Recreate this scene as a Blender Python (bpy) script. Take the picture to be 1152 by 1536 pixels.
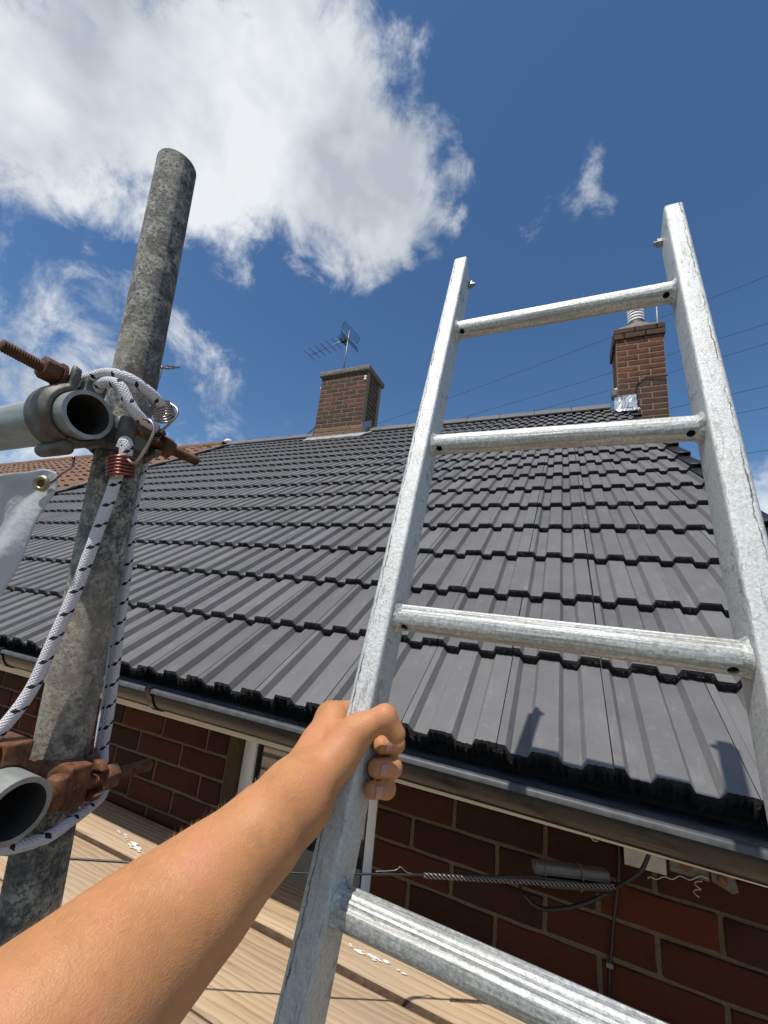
import bpy, bmesh, math, random
import numpy as np
from mathutils import Vector, Matrix
random.seed(7); rng = np.random.default_rng(7)
for o in list(bpy.data.objects): bpy.data.objects.remove(o)
scene = bpy.context.scene
COL = scene.collection

# ------------------------------------------------------------------ camera
YAW, PITCH, ROLL = -0.4304, 0.2451, 0.1044
CAM = Vector((-0.0793, -0.9336, 0.2459))
fw = Vector((math.sin(YAW)*math.cos(PITCH), math.cos(YAW)*math.cos(PITCH), math.sin(PITCH)))
r0 = Vector((math.cos(YAW), -math.sin(YAW), 0)); u0 = r0.cross(fw)
rt = r0*math.cos(ROLL) + u0*math.sin(ROLL); up = -r0*math.sin(ROLL) + u0*math.cos(ROLL)
cam_d = bpy.data.cameras.new('camera'); cam = bpy.data.objects.new('camera', cam_d); COL.objects.link(cam)
cam_d.sensor_fit = 'HORIZONTAL'; cam_d.sensor_width = 36.0; cam_d.lens = 36.0*609.9/1152
cam_d.clip_start = 0.01; cam_d.clip_end = 3000
cam.matrix_world = Matrix(((rt.x, up.x, -fw.x, CAM.x), (rt.y, up.y, -fw.y, CAM.y), (rt.z, up.z, -fw.z, CAM.z), (0, 0, 0, 1)))
scene.camera = cam
scene.render.resolution_x, scene.render.resolution_y = 768, 1024

# ------------------------------------------------------------------ light
SUN = Vector((-0.125, -0.430, 0.894)).normalized()
EXPOSURE = 0.0
SKY_STRENGTH = 0.114
scene.view_settings.view_transform = 'Standard'; scene.view_settings.look = 'None'
scene.view_settings.gamma = 1.0; scene.view_settings.exposure = EXPOSURE
sun_d = bpy.data.lights.new('sun', 'SUN'); sun_d.energy = 4.2; sun_d.angle = math.radians(0.53); sun_d.color = (1.0, 0.945, 0.87)
sun = bpy.data.objects.new('sun', sun_d); COL.objects.link(sun)
sun.rotation_euler = (-SUN).to_track_quat('-Z', 'Y').to_euler(); sun.location = (-3, -8, 15)

world = bpy.data.worlds.new('World'); scene.world = world; world.use_nodes = True
def build_world():
    nt = world.node_tree; N = nt.nodes; L = nt.links
    for n in list(N): N.remove(n)
    out = N.new('ShaderNodeOutputWorld'); bg = N.new('ShaderNodeBackground'); L.new(bg.outputs[0], out.inputs[0])
    sky = N.new('ShaderNodeTexSky'); sky.sky_type = 'NISHITA'; sky.sun_disc = False
    sky.sun_elevation = math.asin(SUN.z); sky.sun_rotation = math.atan2(SUN.x, SUN.y)
    sky.altitude = 150; sky.air_density = 1.0; sky.dust_density = 0.35; sky.ozone_density = 2.6
    def vm(op, a, b=None):
        n = N.new('ShaderNodeVectorMath'); n.operation = op
        for i, s in enumerate((a, b)):
            if s is None: continue
            if isinstance(s, (tuple, list, Vector)): n.inputs[i].default_value = tuple(s)
            else: L.new(s, n.inputs[i])
        return n.outputs['Value'] if op in ('DOT_PRODUCT', 'LENGTH', 'DISTANCE') else n.outputs[0]
    def m(op, a, b=None, c=None, clamp=False):
        n = N.new('ShaderNodeMath'); n.operation = op; n.use_clamp = clamp
        for i, s in enumerate((a, b, c)):
            if s is None: continue
            if isinstance(s, (int, float)): n.inputs[i].default_value = s
            else: L.new(s, n.inputs[i])
        return n.outputs[0]
    tc = N.new('ShaderNodeTexCoord'); v = vm('NORMALIZE', tc.outputs['Generated'])
    def noise(scale, detail, rough, vec, dist=0.0):
        n = N.new('ShaderNodeTexNoise'); n.inputs['Scale'].default_value = scale; n.inputs['Detail'].default_value = detail
        n.inputs['Roughness'].default_value = rough; n.inputs['Distortion'].default_value = dist; L.new(vec, n.inputs['Vector']); return n.outputs['Fac']
    # every cloud is a cluster of soft lobes: a direction, a radius and a weight
    lobes = CLOUD_LOBES
    acc = None
    warp = N.new('ShaderNodeTexNoise'); warp.inputs['Scale'].default_value = 5.5; warp.inputs['Detail'].default_value = 4; L.new(v, warp.inputs['Vector'])
    wv = vm('SUBTRACT', warp.outputs['Color'], (0.5, 0.5, 0.5))
    wn = N.new('ShaderNodeVectorMath'); wn.operation = 'SCALE'; L.new(wv, wn.inputs[0]); wn.inputs['Scale'].default_value = 0.20
    vw = vm('NORMALIZE', vm('ADD', v, wn.outputs[0]))
    for d, r, w in lobes:
        g = m('ADD', vm('DOT_PRODUCT', vw, Vector(d).normalized()*(2*w/r**2)), w-2*w/r**2)
        acc = g if acc is None else m('MAXIMUM', acc, g)
    # gaps bitten out of the cloud edge
    fine = noise(9.0, 7, 0.66, v, 0.35); broad = noise(3.6, 2, 0.55, v)
    t = m('ADD', acc, m('MULTIPLY', m('SUBTRACT', fine, 0.5), 1.65))
    t = m('ADD', t, m('MULTIPLY', m('SUBTRACT', broad, 0.5), 0.5))
    mr = N.new('ShaderNodeMapRange'); mr.interpolation_type = 'SMOOTHSTEP'; L.new(t, mr.inputs['Value'])
    mr.inputs['From Min'].default_value = 0.22; mr.inputs['From Max'].default_value = 0.80
    mask = m('MULTIPLY', mr.outputs[0], m('GREATER_THAN', acc, 0.001))
    soft = N.new('ShaderNodeMapRange'); soft.interpolation_type = 'SMOOTHSTEP'; L.new(acc, soft.inputs['Value'])
    soft.inputs['From Min'].default_value = 0.0; soft.inputs['From Max'].default_value = 0.25
    mask = m('MULTIPLY', mask, soft.outputs[0])
    shade = noise(4.2, 4, 0.55, v)
    cr = N.new('ShaderNodeValToRGB'); L.new(shade, cr.inputs[0])
    cr.color_ramp.elements[0].position = 0.33; cr.color_ramp.elements[0].color = (0.47, 0.52, 0.59, 1)
    cr.color_ramp.elements[1].position = 0.58; cr.color_ramp.elements[1].color = (0.84, 0.87, 0.90, 1)
    hs = N.new('ShaderNodeHueSaturation'); hs.inputs['Saturation'].default_value = 1.17; hs.inputs['Value'].default_value = SKY_STRENGTH
    L.new(sky.outputs[0], hs.inputs['Color'])
    mx = N.new('ShaderNodeMix'); mx.data_type = 'RGBA'; L.new(mask, mx.inputs['Factor']); L.new(hs.outputs[0], mx.inputs['A']); L.new(cr.outputs[0], mx.inputs['B'])
    L.new(mx.outputs['Result'], bg.inputs['Color']); bg.inputs['Strength'].default_value = 1.0
def pd(px, py):       # viewing direction that a point of the sky was seen in
    return fw + rt*((px-576)/609.9) - up*((py-768)/609.9)
CLOUD_LOBES = []
for x, y, r, w in ((30, 60, 260, 1.0), (180, 130, 250, 1.05), (330, 190, 220, 1.05), (470, 130, 190, 0.95), (480, 240, 190, 1.05), (570, 275, 130, 1.0),
                   (260, 20, 190, .8), (-150, 60, 300, .9), (-80, 180, 200, .8), (80, 215, 150, .75), (520, 320, 90, .8), (540, 90, 90, .75), (250, 290, 90, .6),
                   (60, 440, 150, .42), (150, 470, 110, .40), (-60, 470, 170, .5), (20, 360, 70, .34),
                   (285, 545, 75, .45), (350, 600, 90, .42), (120, 560, 120, .55), (20, 590, 120, .55), (-100, 620, 180, .6), (80, 650, 110, .5), (250, 640, 80, .4),
                   (880, 280, 54, .46), (848, 305, 50, .45), (803, 322, 46, .44), (1150, 742, 60, .6), (1210, 720, 90, .7)):
    d = pd(x, y); CLOUD_LOBES.append((d, r/609.9/d.length, w))
for az, el, r, w in ((150, 25, .35, .9), (165, 32, .3, .9), (210, 18, .25, .8), (250, 40, .4, 1.0), (268, 34, .3, .9), (95, 22, .3, .9), (80, 28, .22, .7), (120, 60, .2, .6), (310, 12, .2, .6), (40, 10, .18, .6), (200, 55, .22, .6)):
    a, e = math.radians(az), math.radians(el)
    CLOUD_LOBES.append((Vector((math.sin(a)*math.cos(e), math.cos(a)*math.cos(e), math.sin(e))), r, w))
build_world()

# ------------------------------------------------------------------ object helpers
def tag(o, label=None, cat=None, group=None, kind=None):
    if label: o['label'] = label
    if cat: o['category'] = cat
    if group: o['group'] = group
    if kind: o['kind'] = kind
    return o
def wloc(o):
    p = Vector((0, 0, 0))
    while o is not None:
        p += o.location; o = o.parent
    return p
def thing(name, loc, label, cat, group=None):
    o = bpy.data.objects.new(name, None); COL.objects.link(o); o.location = loc; o.empty_display_size = 0.05
    return tag(o, label, cat, group)
def place(name, me, parent=None, M=None):
    """link a mesh object so that its mesh sits at world matrix M"""
    o = bpy.data.objects.new(name, me); COL.objects.link(o)
    M = M or Matrix.Identity(4)
    if parent is not None:
        o.parent = parent; M = Matrix.Translation(-wloc(parent)) @ M
    o.matrix_basis = M
    return o
class MB:
    def __init__(s): s.v = []; s.f = []; s.m = []; s.uv = {}
    def add(s, v, f, mi=0, uv=None):
        b = len(s.v); s.v += [tuple(p) for p in v]
        for i, q in enumerate(f):
            s.f.append(tuple(b+k for k in q)); s.m.append(mi)
            if uv: s.uv[len(s.f)-1] = uv[i]
        return s
    def box(s, a, b, mi=0):
        (x0, y0, z0), (x1, y1, z1) = a, b
        return s.add([(x0,y0,z0),(x1,y0,z0),(x1,y1,z0),(x0,y1,z0),(x0,y0,z1),(x1,y0,z1),(x1,y1,z1),(x0,y1,z1)],
                     [(0,3,2,1),(4,5,6,7),(0,1,5,4),(1,2,6,5),(2,3,7,6),(3,0,4,7)], mi)
    def prism(s, prof, P0, ex, ey, ez, length, mi=0, caps=True):
        """2-D profile in (ex, ey) swept along ez"""
        P0, ex, ey, ez = map(Vector, (P0, ex, ey, ez)); n = len(prof)
        v = [P0+ex*a+ey*b for a, b in prof] + [P0+ex*a+ey*b+ez*length for a, b in prof]
        f = [(i, (i+1) % n, n+(i+1) % n, n+i) for i in range(n)]
        if caps: f += [tuple(reversed(range(n))), tuple(range(n, 2*n))]
        return s.add(v, f, mi)
    def tube(s, pts, r, seg=10, caps=True, mi=0, closed=False, ref=None):
        pts = [Vector(p) for p in pts]; n = len(pts)
        rad = r if isinstance(r, (list, tuple)) else [r]*n
        T = []
        for i in range(n):
            a = pts[i-1] if (i > 0 or closed) else pts[i]; b = pts[(i+1) % n] if (i < n-1 or closed) else pts[i]
            T.append((b-a).normalized())
        nn = Vector(ref) if ref else (Vector((0, 0, 1)) if abs(T[0].z) < .9 else Vector((1, 0, 0)))
        nn = (nn - T[0]*nn.dot(T[0])).normalized(); v = []; dist = 0; vs = []
        for i in range(n):
            if i:
                nn = (nn - T[i]*nn.dot(T[i])).normalized(); dist += (pts[i]-pts[i-1]).length
            vs.append(dist); bb = T[i].cross(nn)
            for k in range(seg):
                a = 2*math.pi*k/seg; v.append(pts[i]+(nn*math.cos(a)+bb*math.sin(a))*rad[i])
        f = []; uv = []
        for i in range(n if closed else n-1):
            j = (i+1) % n
            for k in range(seg):
                k2 = (k+1) % seg; f.append((i*seg+k, i*seg+k2, j*seg+k2, j*seg+k))
                w = vs[j] if j else vs[i]; uv.append(((k/seg, vs[i]), ((k+1)/seg, vs[i]), ((k+1)/seg, w), (k/seg, w)))
        if caps and not closed:
            f += [tuple(reversed(range(seg))), tuple(range((n-1)*seg, n*seg))]; uv += [((0, 0),)*seg]*2
        return s.add(v, f, mi, uv)
    def mesh(s, name, mats, smooth=False, off=None, auto=None):
        me = bpy.data.meshes.new(name); o = off or Vector((0, 0, 0))
        me.from_pydata([(p[0]-o[0], p[1]-o[1], p[2]-o[2]) for p in s.v], [], s.f)
        for m in (mats if isinstance(mats, (list, tuple)) else [mats]): me.materials.append(m)
        me.polygons.foreach_set('material_index', s.m)
        if s.uv:
            ul = me.uv_layers.new(name='uv')
            for pi, q in s.uv.items():
                for k, li in enumerate(me.polygons[pi].loop_indices):
                    if k < len(q): ul.data[li].uv = q[k]
        if smooth or auto: me.polygons.foreach_set('use_smooth', [True]*len(me.polygons))
        me.update()
        if auto:
            bm = bmesh.new(); bm.from_mesh(me)
            for e in bm.edges:
                if len(e.link_faces) == 2 and e.calc_face_angle(0) > math.radians(auto): e.smooth = False
            bm.to_mesh(me); bm.free()
        return me
    def build(s, name, mats, parent=None, **k):
        off = wloc(parent) if parent is not None else None
        me = s.mesh(name, mats, off=off, **k)
        return place(name, me, parent, Matrix.Translation(off) if off is not None else None)
def bevel(me, w, seg=2, angle=30, smooth=True):
    bm = bmesh.new(); bm.from_mesh(me)
    bmesh.ops.remove_doubles(bm, verts=bm.verts, dist=1e-6)
    es = [e for e in bm.edges if len(e.link_faces) == 2 and e.calc_face_angle(0) > math.radians(angle)]
    bmesh.ops.bevel(bm, geom=es, offset=w, segments=seg, profile=.5, affect='EDGES', clamp_overlap=True)
    if smooth:
        for f in bm.faces: f.smooth = True
        for e in bm.edges:
            if len(e.link_faces) == 2 and e.calc_face_angle(0) > math.radians(50): e.smooth = False
    bm.to_mesh(me); bm.free(); return me
def smooth_path(pts, n=8):
    P = [Vector(p) for p in pts]; out = []
    for i in range(len(P)-1):
        a, b, c, d = P[max(i-1, 0)], P[i], P[i+1], P[min(i+2, len(P)-1)]
        for k in range(n):
            t = k/n; out.append(0.5*((2*b)+(c-a)*t+(2*a-5*b+4*c-d)*t*t+(3*b-a-3*c+d)*t**3))
    out.append(P[-1]); return out

# ------------------------------------------------------------------ materials
class NT:
    def __init__(s, name):
        s.mat = bpy.data.materials.new(name); s.mat.use_nodes = True; s.nt = s.mat.node_tree; s.N = s.nt.nodes; s.L = s.nt.links
        s.b = s.N['Principled BSDF']; s._obj = None
    def set(s, k, v):
        i = s.b.inputs[k]
        if hasattr(v, 'links') or hasattr(v, 'is_linked'): s.L.new(v, i)
        else: i.default_value = (*v, 1) if (isinstance(v, tuple) and len(v) == 3 and i.type == 'RGBA') else v
        return s
    def link(s, a, i):
        if isinstance(a, (int, float)): i.default_value = a
        elif isinstance(a, tuple): i.default_value = (*a, 1) if (len(a) == 3 and i.type == 'RGBA') else a
        else: s.L.new(a, i)
    def coord(s, per_object=True, scale=(1, 1, 1)):
        tc = s.N.new('ShaderNodeTexCoord'); v = tc.outputs['Object']
        if per_object:
            oi = s.N.new('ShaderNodeObjectInfo'); mul = s.N.new('ShaderNodeMath'); mul.operation = 'MULTIPLY'; mul.inputs[1].default_value = 37.0
            s.L.new(oi.outputs['Random'], mul.inputs[0]); ad = s.N.new('ShaderNodeVectorMath'); ad.operation = 'ADD'
            s.L.new(v, ad.inputs[0]); s.L.new(mul.outputs[0], ad.inputs[1]); v = ad.outputs[0]
        if scale != (1, 1, 1):
            mp = s.N.new('ShaderNodeVectorMath'); mp.operation = 'MULTIPLY'; s.L.new(v, mp.inputs[0]); mp.inputs[1].default_value = scale; v = mp.outputs[0]
        return v
    def rand(s): return s.N.new('ShaderNodeObjectInfo').outputs['Random']
    def noise(s, vec, scale, detail=4, rough=.55, dist=0):
        n = s.N.new('ShaderNodeTexNoise'); s.L.new(vec, n.inputs['Vector'])
        for k, v in (('Scale', scale), ('Detail', detail), ('Roughness', rough), ('Distortion', dist)): n.inputs[k].default_value = v
        return n.outputs['Fac']
    def voro(s, vec, scale, out='Distance', feature='F1'):
        n = s.N.new('ShaderNodeTexVoronoi'); n.feature = feature; s.L.new(vec, n.inputs['Vector']); n.inputs['Scale'].default_value = scale; return n.outputs[out]
    def ramp(s, fac, stops, interp='LINEAR'):
        n = s.N.new('ShaderNodeValToRGB'); s.L.new(fac, n.inputs[0]); cr = n.color_ramp; cr.interpolation = interp
        while len(cr.elements) < len(stops): cr.elements.new(0.5)
        for e, (p, c) in zip(cr.elements, stops):
            e.position = p; e.color = (*c, 1) if isinstance(c, tuple) else (c, c, c, 1)
        return n.outputs[0]
    def mix(s, fac, a, b, mode='MIX'):
        n = s.N.new('ShaderNodeMix'); n.data_type = 'RGBA'; n.blend_type = mode
        s.link(fac, n.inputs['Factor']); s.link(a, n.inputs['A']); s.link(b, n.inputs['B']); return n.outputs['Result']
    def math(s, op, a, b=0, clamp=False):
        n = s.N.new('ShaderNodeMath'); n.operation = op; n.use_clamp = clamp; s.link(a, n.inputs[0]); s.link(b, n.inputs[1]); return n.outputs[0]
    def bump(s, h, strength=.3, dist=.01, normal=None):
        n = s.N.new('ShaderNodeBump'); n.inputs['Strength'].default_value = strength; n.inputs['Distance'].default_value = dist
        s.L.new(h, n.inputs['Height'])
        if normal: s.L.new(normal, n.inputs['Normal'])
        s.L.new(n.outputs[0], s.b.inputs['Normal']); return n.outputs[0]

def simple(name, col, rough=.5, metal=0.0, var=.15, scale=60, bump=.15):
    s = NT(name); v = s.coord(); f = s.noise(v, scale, 5, .6)
    s.set('Base Color', s.ramp(f, [(.3, tuple(c*(1-var) for c in col)), (.7, tuple(min(1, c*(1+var)) for c in col))]))
    s.set('Roughness', rough).set('Metallic', metal); s.bump(f, bump, .002); return s.mat
M = {}
def make_materials():
    # concrete roof tile: grey coat, sandy relief, a few pale scuffs
    s = NT('tile'); v = s.coord(); big = s.noise(v, 9, 4, .6); fine = s.noise(v, 420, 4, .7); mid = s.noise(v, 45, 5, .65, .4)
    c = s.ramp(big, [(.25, (.150, .146, .147)), (.75, (.205, .200, .200))])
    rr = s.ramp(s.rand(), [(0, .82), (.5, 1.0), (1, 1.13)]); c = s.mix(1, c, rr, 'MULTIPLY')
    c = s.mix(s.math('MULTIPLY', fine, .55), c, (.085, .083, .085)); c = s.mix(s.ramp(mid, [(.60, 0), (.72, .35)]), c, (.26, .255, .255))
    sc = s.ramp(s.noise(v, 70, 6, .75, .8), [(.66, 0), (.74, 1)], 'EASE'); sc2 = s.ramp(s.noise(v, 6, 2), [(.46, 0), (.62, 1)])
    c = s.mix(s.math('MULTIPLY', s.math('MULTIPLY', sc, sc2), .7), c, (.46, .45, .44)); c = s.mix(s.ramp(s.noise(s.coord(True, (1, .22, 1)), 42, 5, .7, .3), [(.56, 0), (.74, .4)]), c, (.30, .295, .29))
    s.set('Base Color', c).set('Roughness', .6).set('Specular IOR Level', .4).set('Diffuse Roughness', .35)
    s.bump(s.math('ADD', s.math('MULTIPLY', s.noise(v, 130, 5, .7, .5), 1.0), s.math('MULTIPLY', fine, .5)), .55, .0022); M['tile'] = s.mat
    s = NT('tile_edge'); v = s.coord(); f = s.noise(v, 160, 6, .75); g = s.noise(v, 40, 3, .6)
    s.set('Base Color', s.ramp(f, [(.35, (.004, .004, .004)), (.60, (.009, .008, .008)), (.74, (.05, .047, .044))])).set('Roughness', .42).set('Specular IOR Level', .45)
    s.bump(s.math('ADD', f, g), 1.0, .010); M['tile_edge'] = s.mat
    M['underlay'] = simple('underlay', (.012, .012, .013), .8)
    # brown neighbour tiles
    s = NT('brown_tile'); v = s.coord(False); f = s.noise(v, 5, 6, .7); g = s.noise(v, 30, 4, .6)
    s.set('Base Color', s.mix(g, s.ramp(f, [(.3, (.125, .060, .034)), (.7, (.22, .112, .066))]), (.17, .095, .062))).set('Roughness', .85); s.bump(g, .4, .01); M['brown_tile'] = s.mat
    # brick
    def brick(name, stops, dark=.35):
        s = NT(name); v = s.coord(); r = s.rand()
        c = s.ramp(r, stops); f = s.noise(v, 26, 7, .78, .5); g = s.noise(v, 260, 4, .7)
        c = s.mix(s.ramp(f, [(.45, 0), (.70, dark)]), c, (.030, .020, .015)); c = s.mix(s.ramp(g, [(.68, 0), (.78, .4)]), c, (.20, .14, .10))
        s.set('Base Color', c).set('Roughness', .85).set('Specular IOR Level', .25); s.bump(s.math('ADD', f, s.math('MULTIPLY', g, .6)), .6, .003); return s.mat
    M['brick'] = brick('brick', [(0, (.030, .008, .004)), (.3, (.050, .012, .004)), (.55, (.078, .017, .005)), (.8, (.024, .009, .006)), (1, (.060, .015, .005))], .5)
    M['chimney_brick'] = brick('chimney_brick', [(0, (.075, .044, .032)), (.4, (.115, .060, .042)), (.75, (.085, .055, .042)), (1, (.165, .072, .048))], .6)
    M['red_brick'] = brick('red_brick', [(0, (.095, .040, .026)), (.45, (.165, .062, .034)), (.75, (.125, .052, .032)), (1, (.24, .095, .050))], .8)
    M['dark_brick'] = brick('dark_brick', [(0, (.07, .042, .03)), (1, (.12, .062, .042))], .6)
    M['base_brick'] = brick('base_brick', [(0, (.20, .125, .065)), (1, (.27, .165, .085))], .5)
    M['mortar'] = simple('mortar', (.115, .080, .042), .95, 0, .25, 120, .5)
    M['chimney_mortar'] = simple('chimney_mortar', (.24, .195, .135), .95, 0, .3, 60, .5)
    M['concrete'] = simple('concrete', (.17, .155, .125), .9, 0, .45, 25, .7)
    M['lead'] = simple('lead', (.30, .305, .31), .5, .25, .3, 18, .5)
    M['flash_tape'] = simple('flash_tape', (.60, .61, .62), .32, .75, .2, 25, .9)
    s = NT('gutter_plastic'); v = s.coord(False); f = s.noise(v, 14, 5, .6); d = s.ramp(s.noise(v, 50, 6, .7), [(.45, 0), (.75, 1)])
    s.set('Base Color', s.mix(s.math('MULTIPLY', d, .5), (.010, .011, .012), (.045, .042, .038))).set('Roughness', s.ramp(f, [(.3, .16), (.7, .34)])).set('Specular IOR Level', .55)
    s.bump(f, .08, .004); M['gutter_plastic'] = s.mat
    M['gutter_rim_sheen'] = simple('gutter_rim_sheen', (.066, .068, .070), .5, 0, .35, 40, .2)  # black plastic made greyer: the rim's sunlit sheen is put into its base colour
    M['verge'] = simple('verge', (.018, .018, .020), .38, 0, .2, 30, .1)
    M['fascia'] = simple('fascia', (.62, .55, .44), .4, 0, .08, 10, .05)
    M['upvc'] = simple('upvc', (.78, .77, .74), .25, 0, .03, 20, .02)
    s = NT('glass_pane'); s.set('Base Color', (.03, .035, .035)).set('Roughness', .04).set('IOR', 2.0).set('Specular IOR Level', .9); M['glass_pane'] = s.mat
    M['dark_gasket'] = simple('dark_gasket', (.01, .01, .01), .6)
    # scaffold board
    s = NT('board_wood'); v = s.coord(True); st = s.coord(True, (.6, 14.0, 14.0)); st2 = s.coord(True, (3.0, 60.0, 60.0))
    g1 = s.noise(st, 2.4, 5, .6, .6); g2 = s.noise(st2, 3.2, 4, .7); big = s.noise(v, 3.5, 3, .5); sp = s.noise(v, 130, 5, .75)
    wv = s.N.new('ShaderNodeTexWave'); wv.wave_type = 'BANDS'; wv.bands_direction = 'Y'; s.L.new(s.coord(True, (.16, 1, 1)), wv.inputs['Vector'])
    for k_, x_ in (('Scale', 19.0), ('Distortion', 9.0), ('Detail', 3.0), ('Detail Scale', .9), ('Detail Roughness', .55)): wv.inputs[k_].default_value = x_
    c = s.ramp(g1, [(.25, (.40, .275, .165)), (.5, (.50, .36, .225)), (.75, (.57, .435, .29))])
    c = s.mix(s.math('MULTIPLY', s.ramp(wv.outputs['Fac'], [(.0, .55), (.14, .16), (.30, 0)]), s.ramp(g2, [(.38, .3), (.6, 1)])), c, (.205, .125, .07))
    c = s.mix(s.ramp(g2, [(.60, 0), (.74, .35)]), c, (.27, .17, .10)); c = s.mix(s.ramp(big, [(.4, 0), (.7, .45)]), c, (.43, .36, .28)); c = s.mix(s.ramp(sp, [(.62, 0), (.75, .4)]), c, (.58, .49, .38))
    kn = s.ramp(s.voro(s.coord(True, (2.2, 6.0, 6.0)), 1.6), [(.05, 1), (.10, 0)]); c = s.mix(s.math('MULTIPLY', kn, .7), c, (.16, .09, .05))
    s.set('Base Color', c).set('Roughness', .8).set('Specular IOR Level', .25); s.bump(s.math('ADD', g2, s.math('MULTIPLY', wv.outputs['Fac'], .8)), .5, .0018); M['board_wood'] = s.mat
    M['board_edge'] = simple('board_edge', (.115, .072, .040), .9, 0, .45, 45, .6)
    M['paint'] = simple('paint', (.86, .86, .84), .5, 0, .04, 200, .4)
    # weathered scaffold tube: cement film, grey zinc, rust
    s = NT('scaffold_tube'); v = s.coord(False); a = s.noise(v, 48, 10, .80, .15); b = s.noise(v, 7, 5, .65, .2); d = s.noise(v, 230, 6, .8, .1)
    c = s.ramp(a, [(.36, (.045, .047, .046)), (.45, (.16, .162, .152)), (.51, (.34, .33, .285)), (.58, (.52, .50, .42)), (.7, (.62, .59, .50))])
    c = s.mix(s.ramp(d, [(.42, .85), (.52, 0)]), c, (.040, .043, .044)); c = s.mix(s.ramp(b, [(.38, .55), (.47, 0)]), c, (.085, .090, .092))
    c = s.mix(s.ramp(b, [(.50, 0), (.62, .5)]), c, (.42, .375, .28))
    ru = s.math('MULTIPLY', s.ramp(s.noise(v, 10.5, 6, .7, .6), [(.60, 0), (.64, 1)]), s.ramp(d, [(.40, .3), (.6, 1)])); c = s.mix(ru, c, (.085, .035, .018))
    s.set('Base Color', c).set('Roughness', s.ramp(a, [(.3, .55), (.7, .88)])).set('Metallic', .12); s.bump(s.math('ADD', a, s.math('MULTIPLY', d, .8)), 1.0, .0032); M['scaffold_tube'] = s.mat
    s = NT('ledger_tube'); v = s.coord(False, (.15, 1, 1)); a = s.noise(v, 60, 6, .65); d = s.noise(s.coord(False), 110, 5, .7)
    c = s.ramp(a, [(.3, (.22, .235, .225)), (.6, (.36, .375, .355)), (.8, (.46, .47, .44))]); c = s.mix(s.ramp(d, [(.58, 0), (.72, .5)]), c, (.12, .12, .11))
    s.set('Base Color', c).set('Roughness', .5).set('Metallic', .35); s.bump(d, .3, .0015); M['ledger_tube'] = s.mat
    M['tube_inside'] = simple('tube_inside', (.045, .045, .038), .8, .1, .3, 40, .4)
    s = NT('cast_steel'); v = s.coord(False); a = s.noise(v, 45, 7, .7, .4); b = s.noise(v, 14, 4, .6)
    c = s.ramp(a, [(.3, (.060, .058, .050)), (.55, (.135, .130, .112)), (.75, (.25, .24, .21))]); c = s.mix(s.ramp(b, [(.55, 0), (.68, .7)]), c, (.11, .062, .035))
    s.set('Base Color', c).set('Roughness', .55).set('Metallic', .3); s.bump(a, .5, .002); M['cast_steel'] = s.mat
    s = NT('rust'); v = s.coord(False); a = s.noise(v, 95, 8, .82, .3); b = s.noise(v, 22, 4, .6)
    c = s.ramp(a, [(.32, (.035, .016, .010)), (.45, (.115, .045, .020)), (.58, (.215, .090, .038)), (.75, (.36, .19, .10))]); c = s.mix(s.ramp(b, [(.5, 0), (.66, .6)]), c, (.13, .095, .07))
    s.set('Base Color', c).set('Roughness', .8).set('Metallic', .1); s.bump(a, .7, .002); M['rust'] = s.mat
    s = NT('dark_rust'); v = s.coord(False); a = s.noise(v, 80, 7, .75, .4)
    s.set('Base Color', s.ramp(a, [(.3, (.045, .020, .012)), (.55, (.12, .048, .022)), (.78, (.26, .13, .07))])).set('Roughness', .75).set('Metallic', .15); s.bump(a, .7, .002); M['dark_rust'] = s.mat
    # galvanised steel of the ladder
    s = NT('galvanised'); v = s.coord(False); vl = s.coord(False, (.25, 1, 1)); cell = s.voro(v, 330, 'Color'); a = s.noise(v, 300, 6, .8, .3); b = s.noise(v, 24, 6, .65, .6); e = s.noise(s.coord(False, (9, 1.2, 1)), 16, 6, .7, 1.0)
    cb = s.N.new('ShaderNodeRGBToBW'); s.L.new(cell, cb.inputs[0])
    c = s.ramp(a, [(.34, (.27, .275, .265)), (.46, (.50, .515, .50)), (.6, (.62, .635, .615)), (.72, (.74, .75, .73))]); c = s.mix(.3, c, s.ramp(cb.outputs[0], [(.2, (.48, .50, .50)), (.8, (.72, .74, .73))]))
    c = s.mix(s.ramp(b, [(.56, 0), (.72, .45)]), c, (.42, .41, .35)); c = s.mix(s.ramp(e, [(.58, 0), (.62, .75), (.66, 0)]), c, (.20, .20, .18))
    tcx = s.N.new('ShaderNodeTexCoord'); sx = s.N.new('ShaderNodeSeparateXYZ'); s.L.new(tcx.outputs['Object'], sx.inputs[0])
    ed = s.math('ADD', s.math('ABSOLUTE', sx.outputs[0], 0), s.math('MULTIPLY', s.math('SUBTRACT', s.noise(s.coord(False, (1, .45, 1)), 55, 6, .75, .4), .5), .012))
    crack = s.ramp(s.math('MULTIPLY', s.math('SUBTRACT', ed, .170), 100.0), [(.38, 0), (.44, 1), (.50, 1), (.57, 0)]); c = s.mix(s.math('MULTIPLY', crack, s.ramp(b, [(.42, .15), (.55, .9)])), c, (.045, .045, .04))
    s.set('Base Color', c).set('Metallic', .38).set('Roughness', s.ramp(a, [(.3, .42), (.7, .6)])); s.bump(s.math('ADD', a, s.math('MULTIPLY', b, 1.4)), .6, .0018); M['galvanised'] = s.mat
    s = NT('galvanised_rung'); v = s.coord(False); a = s.noise(v, 260, 6, .75); e = s.noise(s.coord(False, (.8, 30, 30)), 8, 6, .6, .2); b = s.noise(v, 30, 5, .6)
    c = s.ramp(a, [(.36, (.34, .35, .335)), (.64, (.70, .71, .68))]); c = s.mix(s.ramp(e, [(.48, 0), (.60, .75)]), c, (.25, .25, .215)); c = s.mix(s.ramp(b, [(.62, 0), (.75, .4)]), c, (.30, .29, .24))
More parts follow.
